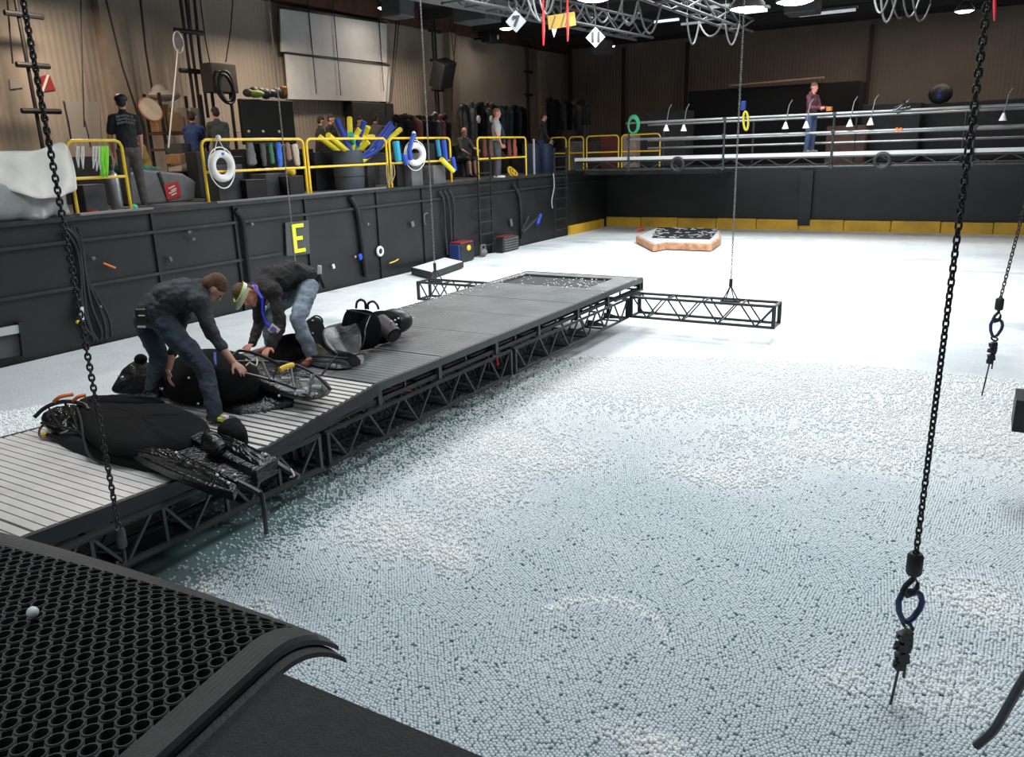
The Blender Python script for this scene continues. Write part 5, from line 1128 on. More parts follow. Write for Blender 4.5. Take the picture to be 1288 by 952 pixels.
# gear between the first rails
HG = [(314, 180, 205, M['grey'], 'grey towel'), (330, 182, 208, M['darkgrey'], 'dark cloth'), (340, 180, 205, mat('dull_green_cloth', (.02, .13, .07), .7), 'green cloth'), (350, 180, 213, mat('bright_blue_cloth', (.02, .12, .50), .7), 'bright blue cloth'), (361, 180, 200, mat('orange_grey_cloth', (.20, .12, .09), .8), 'pinkish cloth'), (371, 183, 207, TAN, 'tan cloth')]
for px, y0, y1, m_, l in HG:
    k = MB(); cap(k, onX(px, y0, XW-.2), onX(px+3, y1, XW-.22), .05+.012*(px % 4), .06+.015*(px % 5), 10, V((0, 1, 0)), .45); tag(fuse(k, 'hanging_cloth', m_, None, .02, 2, .03), f'{l} hanging inside the yellow rail right of the white life ring', 'cloth', 'cloths on the rail')
for i, (px, py, sx2, sy2, sz2, x, m_, l) in enumerate(((283, 243, .4, .6, .62, -12.1, M['darkgrey'], 'dark equipment box behind the white life ring'), (312, 241, .5, .5, .34, -12.0, M['black'], 'low black case behind the first long rail'), (340, 239, .4, .55, .42, -12.3, M['darkgrey'], 'dark grey case in the middle of the first long rail'), (366, 238, .35, .4, .36, -12.0, M['black'], 'black case with a yellow float by the long rail end'), (405, 238, .6, .9, .8, -12.9, M['black'], 'tall black crate behind the second rail'), (478, 230, .5, .6, .75, -13.2, M['darkgrey'], 'dark cabinet behind the noodles'))):
    bx('gear_case', px, py, x, (sx2, sy2, sz2), m_, l, 'case', 'gear cases behind the rails')
q = onX(368, 232, -11.9); tag(MB().ball((q.x, q.y, RIM+.44), (.09, .09, .09), seg=10, ring=8).build('yellow_float', M['yellow'], smooth=True), 'small yellow float on the black case at the long rail', 'float')
bx('long_bench', 20, 178, -15.0, (.6, 3.2, .85), M['black'], 'long black bench against the wall above the white tarp', 'bench')
for px, l in ((310, 'leftmost'), (323, 'second from the left'), (341, 'third from the left'), (361, 'rightmost')):
    q = onX(px, 171, -13.9); tag(MB().ball(q+V((-.24, 0, .10)), .035, seg=10, ring=6).build('clip_lamp', mat('pale_globe', (.6, .6, .58), .4), smooth=True), f'small pale globe along the bottom of the black screen, {l}', 'globe', 'pale globes under the black screen')
DOORP = onX(436, 128, -15.8), onX(488, 128, -15.8)
t = empty('dark_doorway', (-15.8, (DOORP[0].y+DOORP[1].y)/2, RIM), 'tall black slab standing for a dark cupboard against the wall behind the pool noodles', 'doorway')
MB().box((-15.75, (DOORP[0].y+DOORP[1].y)/2, (RIM+DOORP[0].z)/2), (.3, DOORP[1].y-DOORP[0].y, DOORP[0].z-RIM)).build('door_slab', M['black'], t, bevel=.02)  # black slab and strips put in for a dark door opening
for z in (.5, 1.0, 1.5): MB().box((-15.59, (DOORP[0].y+DOORP[1].y)/2, RIM+z), (.03, DOORP[1].y-DOORP[0].y-.1, .03)).build('slab_strip', M['grey'], t)
rr = random.Random(31)
for px in (232, 262, 292, 312, 330, 352, 372, 388, 404, 420, 478, 492, 506, 520, 536, 552, 566, 580, 592, 604, 618, 634, 650, 662):
    xx = rr.uniform(-14.0, -13.0); y_ = onX(px, 200, xx).y; h_ = rr.uniform(.45, 1.05); o = MB().box((xx, y_, RIM+h_/2), (rr.uniform(.4, .6), rr.uniform(.35, .75), h_), (0, 0, rr.uniform(-.2, .2))).build('equipment_case', rr.choice((M['black'], M['black'], M['darkgrey'], VB_)), bevel=.02); tag(o, 'dark equipment case in the crowded row behind the yellow rails', 'case', 'dark cases in the row behind the rails')
# racks of black suits: each suit hangs by itself
def suit_rack(px0, px1, pytop, x, n, label, gl, h=1.35, seed=3, cols=None, lumps=True):
    a, b_ = onX(px0, pytop, x), onX(px1, pytop, x); z = (a.z+b_.z)/2; rr = random.Random(seed); t = empty('garment_rack', (x, (a.y+b_.y)/2, RIM), label, 'rack')
    MB().tube([(x, a.y, z), (x, b_.y, z)], .03, 8).build('rail', M['steel_dark'], t)
    for y in (a.y, b_.y): MB().tube([(x, y, RIM), (x, y, z)], .03, 8).build('post', M['steel_dark'], t)
    for i in range(n):
        y = a.y+(b_.y-a.y)*(i+.5)/n; w_ = rr.uniform(.18, .27); k = MB(); hh = rr.uniform(.8, 1)*h; hh = min(hh, z-RIM-.1)
        cap(k, (x+rr.uniform(-.1, .1), y, z-.1), (x+rr.uniform(-.1, .1), y+rr.uniform(-.05, .05), z-hh), w_, w_*.7, 10, V((1, 0, 0)), .6)
        if lumps: cap(k, (x, y-.1, z+.05), (x, y+.1, z+.05+rr.uniform(-.05, .12)), .11, .09, 8)
        c_ = (cols or [M['neoprene'], M['black'], M['darkgrey']])[rr.randrange(len(cols) if cols else 3)]
        o = fuse(k, 'hanging_suit', c_, None, .035, 1, .05); tag(o, gl, 'suit', gl)
DR = mat('dull_red_suit', (.10, .02, .02), .8); DT = mat('dull_teal_suit', (.02, .06, .07), .8)
suit_rack(498, 560, 152, -13.4, 10, 'garment rack of black suits right of the white screens', 'black suit hanging on the rack right of the noodles', cols=[M['neoprene'], M['black'], DR, M['neoprene']])
suit_rack(580, 660, 138, -14.0, 13, 'garment rack of black gear behind the standing man in pale grey', 'dark suit hanging on the rack behind the man in pale grey', seed=8, cols=[M['neoprene'], M['black'], DT, M['darkgrey']])
suit_rack(686, 742, 132, -13.2, 7, 'garment rack of black gear at the building corner', 'dark suit hanging on the rack at the building corner', seed=5)
for i, (px, l) in enumerate(((602, 'left of two'), (618, 'right of two'))):
    q = onX(px, 150, -13.5); tag(MB().ball(q, (.05, .09, .12), seg=8, ring=6).build('pale_mask', M['clear_grey'], smooth=True), f'pale mask hung on the black suits behind the man in pale grey, {l}', 'mask', 'pale masks on the suit rack')
for i, (px, l) in enumerate(((667, 'left of two'), (683, 'right of two'))):
    q = onX(px, 216, -12.2); tag(MB().lathe([(0, 0), (.27, 0), (.28, .3), (.28, .6), (.26, .86), (0, .88)], (q.x, q.y+.1, RIM), 20).build('blue_drum', mat('blue_drum_plastic', (.008, .022, .06), .5), smooth=True), f'blue drum near the ladders, {l}', 'drum', 'blue drums near the ladders')
MB0 = onX(672, 212, -11.7); tag(MB().tube([(MB0.x, MB0.y, RIM), (MB0.x, MB0.y, RIM+1.0)], .03, 8).build('white_stanchion', M['clear_grey'], smooth=True), 'thin pale upright tube in front of the blue drums', 'tube')
# small hanging reds on the rail behind the standing man
for i, (px, l) in enumerate(((609, 'leftmost'), (617, 'second'), (640, 'third'), (647, 'rightmost'))):
    k = MB(); cap(k, onX(px, 174, XW-.2), onX(px+1, 196, XW-.22), .07, .10, 8, V((0, 1, 0)), .5); tag(fuse(k, 'hanging_harness', (DR, M['brown'], DR, mat('rust_web', (.25, .05, .03), .7))[i], None, .02, 2, .03), f'dull red harness hanging on the rail behind the man in pale grey, {l}', 'harness', 'harnesses on the rail')
q = onX(643, 214, -11.8); k = MB(); k.torus((q.x, q.y, RIM+.12), .13, .035, Matrix.Rotation(1.2, 3, 'Y'), 16, 6); k.torus((q.x+.05, q.y+.06, RIM+.1), .12, .03, Matrix.Rotation(.9, 3, 'Y'), 16, 6); tag(k.build('yellow_hose_coil', M['yellow'], smooth=True), 'yellow hose coil on the deck behind the standing man', 'hose')

# ------------------------------------------------------------------ on the left tank wall
XS = XW+.05
PL = onX(376.5, 302, XS); t = empty('letter_plate', PL, 'grey plate with a big yellow letter E on the tank wall', 'sign')
ps = [onX(a, b_, XS) for a, b_ in ((359, 280), (388, 277), (390, 319), (361, 322))]; MB().prism(ps, (-.03, 0, 0)).build('plate', mat('dull_plate', (.06, .065, .065), .6), t)
e0 = onX(366, 282.5, XS+.01); H_ = e0.z-onX(367.5, 319, XS+.01).z; W2 = abs(onX(380.5, 281, XS).y-e0.y); k = MB()
prof_ = [(0, 0), (1, 0), (1, -.13), (.32, -.13), (.32, -.435), (.85, -.435), (.85, -.565), (.32, -.565), (.32, -.87), (1, -.87), (1, -1), (0, -1)]
k.prism([(XS+.006, e0.y+W2*a, e0.z+H_*b_) for a, b_ in prof_], (.012, 0, 0)); k.build('letter', mat('fluorescent_yellow_tape', (.80, .82, .02), .5), t)
q = onX(478, 316, XS); t = empty('target_marker', q, 'round white ring target marker on the tank wall', 'marker')
MB().torus(q, .085, .030, FACE, 24, 8).build('white_ring', M['white'], t, smooth='all'); MB().lathe([(0, 0), (.07, 0), (.07, .012), (0, .012)], q, 16, FACE).build('black_centre', M['black'], t)
for px, py, sz, m_, l, nm in ((453, 323, (.05, .10, .12), M['blue'], 'small blue float on the tank wall left of the target ring', 'blue_float'), (447, 323, (.03, .05, .05), mat('amber_bit', (.5, .25, .05), .5), 'small amber clip beside the blue float on the wall', 'amber_clip'), (419.5, 335, (.03, .06, .09), M['white'], 'small white tag on the tank wall right of the second man', 'white_tag'),
                          (117, 325, (.05, .06, .05), M['grey'], 'small grey peg on the tank wall near the cable bundle', 'wall_peg'), (214, 326, (.05, .05, .08), M['grey'], 'small shiny bracket on the tank wall above the charcoal sweater man', 'wall_peg'), (243, 301, (.04, .07, .04), M['grey'], 'small pale cleat high on the tank wall, left one', 'wall_peg'), (317, 282, (.04, .06, .05), M['grey'], 'small pale cleat high on the tank wall, right one', 'wall_peg'), (238, 292, (.04, .07, .04), M['grey'], 'small grey cleat above the orange stick', 'wall_peg'), (128, 385, (.03, .04, .04), M['white'], 'tiny white dot on the tank wall right of the cable bundle', 'wall_dot'),
                          (463, 282, (.03, .06, .05), M['grey'], 'tiny pale cleat above the target ring', 'wall_peg'), (519, 282, (.03, .10, .12), M['grey'], 'pale crooked clip on the tank wall near the rope', 'wall_peg'), (868-225, 280, (.03, .10, .2), M['grey'], 'pale mark on the tank wall right of the ladder', 'wall_peg')):
    q = onX(px, py, XS+.01); tag(MB().box(q, sz, (.3, 0, 0)).build(nm, m_, bevel=.01), l, nm.replace('_', ' '), 'small fittings on the tank wall' if nm == 'wall_peg' else None)
tag(MB().tube([onX(130, 331, XS+.02), onX(145, 337, XS+.02)], .016, 8).build('orange_stick', M['orange'], smooth=True), 'thin orange stick fixed on the tank wall at the left', 'stick')
tag(MB().tube([onX(490, 331, XS+.02), onX(496, 329, XS+.03), onX(501, 326, XS+.02)], .014, 6).build('yellow_rope', M['yellow'], smooth=True), 'short yellow cord end on the tank wall right of the target ring', 'cord')
def hose(pp, r_, label, nm='wall_hose', m_=None, x=XS+.02, group='black hoses down the tank wall'):
    p_ = [onX(a, b_, x) for a, b_ in pp]; o = pipe(p_, r_, nm, m_ or M['hose'], None); return tag(o, label, 'hose', group)
hose([(296, 264), (304, 275), (308, 300), (314, 355)], .05, 'thick black pipe bending down the tank wall left of the letter E', m_=M['tankwall'])
hose([(441, 247), (449, 262), (454, 290), (461, 348)], .06, 'thick black pipe bending down the tank wall left of the target ring', m_=M['tankwall'])
hose([(552, 240), (558, 252), (560, 290), (563, 320)], .03, 'black hose down the tank wall right of the target ring, leftmost of three')
hose([(558, 239), (564, 252), (567, 290), (568, 318)], .03, 'black hose down the tank wall right of the target ring, middle of three')
hose([(564, 238), (570, 252), (571, 290), (572, 316)], .03, 'black hose down the tank wall right of the target ring, rightmost of three')
hose([(645, 231), (652, 243), (655, 262), (656, 300)], .035, 'black hose down the tank wall between the two ladders')
for i, (pp, l) in enumerate((([(80, 288), (95, 310), (101, 345), (103, 380), (112, 410), (123, 429)], 'leftmost'), ([(84, 287), (98, 305), (104, 350), (108, 390), (118, 428)], 'second'), ([(88, 287), (101, 308), (108, 350), (115, 385), (127, 415), (126, 428)], 'third'), ([(92, 287), (103, 310), (109, 350), (122, 380), (131, 405), (133, 426)], 'fourth'), ([(97, 286), (104, 312), (107, 345), (122, 372), (137, 400), (140, 424)], 'rightmost'), ([(100, 318), (103, 350), (99, 388), (107, 412), (119, 424)], 'crossing over the others'))):
    hose(pp, .022, f'black cable in the bundle on the tank wall, {l}', 'bundle_cable', group='cable bundle on the tank wall')
q = onX(101, 394, XS+.06); t = empty('white_valve', q, 'white capped valve with a yellow fitting hanging low on the tank wall', 'valve'); MB().tube([onX(102, 386, XS+.06), onX(103, 402, XS+.06)], .032, 10).build('body', M['white'], t, smooth=True); MB().ball(onX(98, 405, XS+.06), .03, seg=8, ring=6).build('fitting', M['yellow'], t)
ps = [onX(a, b_, XS+.01) for a, b_ in ((-20, 416), (22, 408), (24, 418), (-20, 426))]; ps2 = [onX(a, b_, XS+.0) for a, b_ in ((-20, 426), (22, 418), (25, 446), (-20, 455))]
t = empty('wall_hatch', ps[0], 'grey hatch with a pale top strip low on the tank wall at the left edge', 'hatch'); MB().prism(ps, (.05, 0, 0)).build('pale_strip', M['clear_grey'], t); MB().prism(ps2, (.02, 0, 0)).build('hatch_panel', M['darkgrey'], t)
MB().bar(onX(26, 405, XS+.03), onX(31, 447, XS+.03), .10).build('hatch_frame', M['black'], t)
def ladder(px0, px1, y0, y1, x, label, dy=0):
    a, b_ = onX(px0, y0, x), onX(px1, y0, x); zt = a.z; zb = .05; t = empty('ladder', (x, (a.y+b_.y)/2, zb), label, 'ladder', 'ladders on the tank wall')
    for y in (a.y, b_.y): MB().bar((x, y, zb), (x, y, zt), .045, .03).build('side_rail', M['steel_dark'], t)
    n = int((zt-zb)/.30)
    for i in range(n): MB().bar((x, a.y, zb+.2+i*.3), (x, b_.y, zb+.2+i*.3), .03).build('rung', M['steel_dark'], t)
ladder(600, 616, 196, 320, XS+.10, 'dark ladder on the tank wall beside the man in pale grey'); ladder(697, 712, 186, 300, XS+.10, 'dark ladder on the tank wall at the walkway corner')
# gear standing at the foot of the wall
q = V((XW+.12, onX(584, 312, XW+.3).y, 0)); t = empty('tool_bag', (q.x+.05, q.y, .0), 'black and blue gear bag with red top at the foot of the tank wall', 'bag'); MB().box((q.x+.1, q.y, .24), (.35, .62, .44)).build('bag_body', M['black'], t, bevel=.05)
MB().box((q.x+.1, q.y-.30, .24), (.30, .08, .42)).build('blue_side', mat('dull_blue_side', (.015, .04, .16), .6), t, bevel=.02); MB().box((q.x+.1, q.y, .475), (.33, .55, .04)).build('red_lid', mat('dull_red_lid', (.22, .02, .02), .6), t, bevel=.01); MB().ball((q.x+.28, q.y+.05, .34), (.03, .09, .07), seg=8, ring=6).build('yellow_badge', M['yellow'], t)
q = V((XW+.12, onX(640, 303, XW+.3).y, 0)); t = empty('slatted_crate', (q.x+.05, q.y, 0), 'grey slatted crate with a red top edge at the foot of the tank wall', 'crate'); MB().box((q.x+.1, q.y, .20), (.30, .80, .36)).build('crate_body', M['darkgrey'], t, bevel=.02)
for i in range(5): MB().box((q.x+.26, q.y, .07+i*.065), (.02, .74, .025)).build('slat', M['grey'], t)
MB().box((q.x+.1, q.y-.1, .40), (.28, .5, .03)).build('red_edge', mat('dull_red_edge', (.16, .02, .02), .6), t); MB().prism([(q.x+.27, q.y-.48, .02), (q.x+.27, q.y-.40, .02), (q.x+.27, q.y-.38, .4), (q.x+.27, q.y-.46, .4)], (-.2, 0, 0)).build('side_leg', M['black'], t)
q = V((XW+.16, onX(609, 312, XW+.3).y, 0)); k = MB(); k.tube([(q.x+.1, q.y-.1, .04), (q.x+.1, q.y-.08, .3), (q.x+.1, q.y+.1, .3), (q.x+.1, q.y+.12, .04)], .03, 6); k.ball((q.x+.12, q.y, .12), (.08, .14, .10), seg=10, ring=6); tag(k.build('white_fender', M['grey'], smooth=True), 'small grey pump on a hoop frame under the near ladder', 'pump')
for i, (a, b_, m_, l, r_) in enumerate((((656, 291), (665, 272), M['steel_grey'], 'short grey pole leaning on the wall, left of two', .025), ((657, 292), (678, 272), M['steel_grey'], 'long grey pole leaning on the wall, right of two', .03), ((676, 282), (680, 270), M['blue'], 'blue wrapped pole end on the wall', .05))):
    tag(MB().tube([onX(a[0], a[1], XS+.12), onX(b_[0], b_[1], XS+.08)], r_, 8).build('leaning_pole', m_, smooth=True), l, 'pole', 'poles leaning on the tank wall')
k = [onX(a, b_, XS+.05) for a, b_ in ((538, 268), (534, 270), (534, 280), (536, 283))]; tag(pipe(k, .012, 'rope_loop', M['grey'], None), 'pale rope loop on the tank wall by the chain of the left outrigger', 'rope')
k = [onX(a, b_, XS+.1) for a, b_ in ((696, 218), (697, 235), (694, 252), (695, 262))]; tag(pipe(k, .014, 'rope_loop', M['clear_grey'], None), 'pale rope hanging beside the ladder at the walkway corner', 'rope')
# the small raft near the wall and the larger far raft
def raft(corners, z, th, label, top_m, edge_m, nm='float_raft'):
    ps = [onZ(a, b_, z) for a, b_ in corners]; c = sum(ps, V((0, 0, 0)))/len(ps); t = empty(nm, (c.x, c.y, .01), label, 'raft')
    MB().prism([V((p.x, p.y, z)) for p in ps], (0, 0, -th)).build('hull', edge_m, t, bevel=.01)
    MB().prism([c.lerp(V((p.x, p.y, z)), .95)+V((0, 0, .012)) for p in ps], (0, 0, -.02)).build('deck_sheet', top_m, t); return t, ps, c
raft([(517, 337), (560, 324), (583, 329), (542, 343)], .16, .13, 'small low raft with a white top floating by the tank wall', M['white'], M['black'])
t, ps, c = raft([(800, 297), (824, 287), (905, 290), (907, 299), (895, 307), (838, 305), (822, 308)], .20, .17, 'far floating board with a dark scrawled top and orange wooden edge', mat('grey_white_board', (.42, .43, .44), .5), mat('raw_wood_edge', (.42, .22, .12), .7, var=.3, vscale=8), 'float_board')
k = MB(); rr = random.Random(6); ps_ = [onZ(a, b_, .218) for a, b_ in ((827, 286), (905, 288), (893, 301), (820, 299))]
k2 = MB().prism(ps_, (0, 0, .006)).build('dark_patch', M['black'], t)
for i in range(60):
    u, v_ = rr.random(), rr.random(); p_ = ps_[0].lerp(ps_[1], u).lerp(ps_[3].lerp(ps_[2], u), v_); k.box((p_.x, p_.y, .230), (rr.uniform(.05, .22), .035, .012), (0, 0, rr.uniform(0, pi)))
k.build('pale_scrawl', M['clear_grey'], k2); MB().tube([onZ(800, 289, .25), onZ(806, 286, .35), onZ(810, 289, .22), onZ(803, 291, .22)], .03, 6).build('red_cord', M['red'], t)
# yellow stencil lines on the wall corner
t = empty('wall_stencil', onY(741, 240, YB-.03), 'two short lines of yellow stencil on the dark wall near the corner', 'marking'); 
for py in (237, 243): MB().prism([onY(a, b_, YB-.02) for a, b_ in ((736, py), (744, py-.5), (744, py+1.2), (736, py+1.7))], (0, -.01, 0)).build('stencil_line', M['yellow'], t)
# ------------------------------------------------------------------ far walkway
WYF = 22.35; WZ = 2.27
w_ = empty('walkway', (-2.5, WYF+.6, 1.92), 'long pale-edged walkway on a truss crossing the far end of the tank', 'walkway')
MB().box((-2.9, WYF+.6, WZ-.05), (15.9, 1.2, .10)).build('walk_deck', mat('pale_walk_deck', (.42, .42, .41), .5, var=.1), w_)
MB().box((-2.9, WYF-.012, WZ-.03), (15.9, .03, .09)).build('pale_edge', mat('walk_edge', (.50, .50, .49), .5), w_)
for z in (1.93, 2.17):
    for y in (WYF, WYF+1.1): MB().tube([(-10.8, y, z), (5.0, y, z)], .03, 8).build('truss_chord', M['steel_dark'], w_, smooth=True)
for i in range(34):
    x = -10.8+i*.46; MB().bar((x, WYF, 1.93 if i % 2 else 2.17), (x+.46, WYF, 2.17 if i % 2 else 1.93), .025).build('truss_brace', M['steel_dark'], w_)
for px in (853, 1110): 
    x = onY(px, 202, WYF).x; MB().torus((x, WYF-.05, 2.05), .17, .045, Matrix.Rotation(pi/2, 3, 'X'), 18, 8).build('truss_coupler', M['black'], w_, smooth=True)
for px in (792, 912, 1049, 1227):
    x = onY(px, 160, WYF).x; k = MB(); k.tube([(x, WYF-.05, 1.88), (x, WYF-.05, 3.22)], .03, 8); k.build('rail_post', M['steel_dark'], w_, smooth=True)
    for z in (1.93, 2.78, 3.2): MB().box((x, WYF-.07, z), (.09, .09, .09)).build('post_clamp', M['steel_grey'], w_)
for px in (836, 949, 1078, 1215):
    x = onY(px, 150, WYF+1.2).x; MB().tube([(x, WYF+1.15, 1.9), (x, WYF+1.15, 3.16)], .03, 8).build('rail_post', M['steel_dark'], w_, smooth=True)
RAIL = mat('worn_rail_pipe', (.20, .21, .21), .35, metal=.5, var=.2, vscale=2)
for y, zs in ((WYF-.05, (3.21, 2.76)), (WYF+1.15, (3.16, 2.72, 2.50))):
    for z in zs: MB().tube([(-9.2 if y < WYF else -9.0, y, z), (5.0, y, z)], .032, 8).build('rail_pipe', RAIL, w_, smooth=True)
for i, (px, py) in enumerate(((838, 161), (860, 161), (988, 158), (1014, 157), (1069, 155), (1095, 153), (1262, 147))):
    p_ = onY(px, py, WYF-.12); t = empty('clamp_light', p_, f'white cone clamp light on the walkway rail, {("leftmost", "second from the left", "left of the man in maroon", "right of the man in maroon", "left of the pair right of the man", "right of the pair right of the man", "rightmost at the picture edge")[i]}', 'lamp', 'clamp lights on the walkway rail')
    MB().lathe([(.085, -.08), (.04, .04), (.025, .085), (0, .09)], p_, 14).build('shade', M['white'], t, smooth=True)
    MB().tube([p_+V((0, 0, .09)), p_+V((.02, 0, .22)), p_+V((.05, .05, .50)), p_+V((.12, .05, .62))], .012, 6).build('arm', RAIL, t, smooth=True)
p_ = onY(796, 158, WYF-.12); k = MB()
for i in range(4): k.torus(p_+V((0, .02*i, .01*i)), .16+.012*i, .025, Matrix.Rotation(pi/2, 3, 'X'), 20, 6, .85, 1.25)
tag(k.build('hose_coil', mat('green_hose', (.03, .25, .12), .5), smooth=True), 'green hose coil hanging on the left end of the walkway rail', 'hose')
p_ = onY(938, 152, WYF-.12); k = MB(); k.torus(p_, .18, .03, Matrix.Rotation(pi/2, 3, 'X')@Matrix.Rotation(.1, 3, 'Z'), 18, 6, .35, 1.3); tag(k.build('yellow_strap', mat('dull_yellow_strap', (.40, .34, .02), .6), smooth=True), 'yellow strap loop hanging on the walkway rail beside the long chain', 'strap')
p_ = onY(935, 133, WYF+1.25); tag(MB().box(p_, (.14, .12, .26)).build('blue_pouch', mat('navy_pouch', (.01, .04, .22), .5), bevel=.03), 'blue pouch on the back rail of the walkway beside the long chain', 'pouch')
p_ = onY(1134, 130, WYF-.1); k = MB(); rr = random.Random(4)
for i in range(5): k.tube([p_+V((rr.uniform(-.2, .2), rr.uniform(-.05, .05), rr.uniform(-.25, .15))) for q_ in range(4)], .018, 6)
tag(k.build('cable_tangle', M['steel_grey'], smooth=True), 'tangle of pale cable clipped over the walkway rail', 'cable')
for px, l in ((1128, 'left'), (1133, 'right')): tag(MB().box(onY(px, 163, WYF-.1), (.05, .05, .09)).build('orange_clip', M['orange']), f'small orange clip on the lower walkway rail, {l} of two', 'clip', 'orange clips on the walkway rail')
# dark blocks beyond the walkway
def block_px(name, px0, px1, pyt, y, depth, material, label, cat, zb=RIM):
    a, b_ = onY(px0, pyt, y), onY(px1, pyt, y); z = (a.z+b_.z)/2; o = MB().box(((a.x+b_.x)/2, y+depth/2, (z+zb)/2), (b_.x-a.x, depth, z-zb)).build(name, material, bevel=.03); return tag(o, label, cat)
VB = mat('black_drape', (.006, .006, .007), .9)
block_px('black_curtain_booth', 866, 1082, 108, 28.5, 1.5, VB, 'wide black draped booth standing behind the far walkway', 'booth')
MBt = onY(975, 104, 28.4); tag(MB().box((MBt.x, 28.45, MBt.z+.03), (abs(onY(1045, 104, 28.4).x-onY(925, 104, 28.4).x), .08, .06), (0, R(-1), 0)).build('metal_batten', mat('copper_brown', (.30, .20, .14), .4), bevel=.01), 'thin metal batten along the top of the black booth', 'batten')  # batten in one even copper brown
block_px('dark_bin', 1085, 1160, 130, 27.5, 1.2, M['black'], 'dark bin row right of the black booth', 'bin'); block_px('dark_bin', 1160, 1300, 126, 28.2, 1.0, M['black'], 'long dark bin row at the far right beyond the walkway', 'bin')
block_px('dark_table', 795, 862, 140, 27.5, 1.0, M['darkgrey'], 'dark table behind the green hose coil', 'table'); block_px('grey_board', 712, 733, 178, 24.6, .1, M['grey'], 'grey panel behind the far yellow rails', 'panel')
block_px('red_cloth_bin', 755, 778, 172, 24.9, .4, DR, 'dull red cloth covered bin behind the far yellow rails', 'bin'); block_px('brown_bin', 783, 800, 170, 25.0, .4, BEI, 'beige upright case below the green hose coil', 'case')
block_px('rust_box', 1040, 1090, 158, 26.5, .5, M['brown'], 'rust brown box behind the walkway rails right of the man', 'box')
p_ = onY(1183, 118, 27.4); t = empty('black_hood', p_, 'round black hood with a blue patch beyond the walkway at the right', 'hood'); MB().ball(p_, (.32, .25, .28), seg=16, ring=10).build('hood_body', M['black'], t, smooth=True); MB().box(p_+V((-.02, -.23, -.03)), (.12, .06, .22)).build('blue_patch', mat('deep_blue', (.008, .03, .18), .5), t, bevel=.02)
for px, y_, sz, m_, l in ((652+60, 25.8, (.9, .5, 1.3), M['black'], 'tall black case at the walkway corner'), (700+46, 26.4, (1.0, .5, .9), M['darkgrey'], 'dark grey case beyond the far rails'), (770, 26.6, (1.2, .5, .8), M['black'], 'black case beyond the far rails below the brown post'), (725, 27.6, (.9, .5, 1.5), M['grey'], 'grey upright case beyond the far rails')):
    p_ = onY(px, 170, y_); o = MB().box((p_.x, y_, RIM+sz[2]/2), sz).build('flight_case', m_, bevel=.03); tag(o, l, 'case', 'flight cases beyond the far rails')
# light blinking sheet hanging column near the corner
q = onY(955-40, 245, YB-.05)
for px, l in ((1014, 'right of the long chain'),): tag(MB().box((onY(px, 240, YB-.1).x, YB-.1, .95), (.35, .12, 1.6)).build('wall_pilaster', M['black']), f'black pilaster on the back tank wall, {l}', 'pilaster')
# right edge: short black block end and the hose bottom right
p_ = J(1275, 515, 6.2); t = tag(MB().box((p_.x+.12, p_.y, p_.z), (.24, .3, .22)).tube([(p_.x+.12, p_.y, p_.z+.1), (p_.x+.12, p_.y, CEIL)], .012, 6).build('hanging_block', M['black']), 'edge of a black block at the right margin of the tank', 'block')
a, b_, c = J(1220, 938, 3.0), J(1255, 905, 2.95), J(1290, 855, 2.9)
tag(pipe([J(1228, 938, 3.02), J(1250, 918, 3.0), J(1268, 888, 2.96), J(1290, 850, 2.9), J(1330, 790, 2.8), J(1340, 600, 2.75), J(1344, 300, 2.7), J(1345, 0, 2.7)+V((0, 0, 1))], .016, 'thick_black_cable', M['hose'], None), 'thick black cable end hanging in at the bottom right corner', 'cable')

# ------------------------------------------------------------------ overhead
GAL = mat('galvanised_pipe', (.09, .093, .096), .45, metal=.4, var=.25, vscale=3); LCAB = mat('pale_cable_sheath', (.10, .10, .097), .6)
def at_z(px, py, z): return onZ(px, py, z)
def emis(n, c, s_): return mat(n, c, .5, emit=c, es=s_)
GLOW = emis('cool_lamp_glow', (.92, .96, 1.0), 9); WARM = emis('warm_lamp_glow', (1.0, .86, .74), 6)
def highbay(px, py, y, rad, label, glow, cool=True, power=0):
    c = onY(px, py, y); t = empty('high_bay_lamp', c, label, 'lamp', 'high bay lamps under the roof')
    MB().lathe([(rad, 0), (rad*.96, rad*.25), (rad*.55, rad*.8), (rad*.25, rad*1.0), (rad*.22, rad*1.4), (0, rad*1.4)], c, 24).build('reflector', M['darkgrey'], t, smooth=True)
    MB().lathe([(0, -.05), (rad*.6, -.04), (rad*.95, .0), (rad*.9, .04), (0, .05)], c, 24).build('lens', glow, t, smooth=True)
    MB().tube([c+V((0, 0, rad*1.3)), V((c.x, c.y, CEIL))], .02, 6).build('hanger', M['black'], t)
    if power: lamp('high_bay_light', c-V((0, 0, .12)), power, rad*1.8, (.95, .97, 1) if cool else (1, .85, .7))
highbay(940, 11, 17.0, .34, 'bright cool high bay lamp above the long right chain', GLOW, power=120)
highbay(1000, 2, 16.5, .34, 'bright cool high bay lamp right of the long chain at the top', GLOW, power=80)
highbay(748, -2, 14.5, .34, 'bright cool high bay lamp at the top edge above the diamond sign', GLOW, power=60)
highbay(637, 36, 24.5, .23, 'small warm lamp beside the left white diamond sign', WARM, False, 20)
highbay(484, 10, 18.5, .20, 'small warm lamp above the white screens', WARM, False, 20)
highbay(769, 58, 29.0, .14, 'tiny warm lamp right of the eleven sign', WARM, False)
highbay(1213, 14, 26.0, .24, 'small warm lamp behind the right chain', WARM, False, 20)
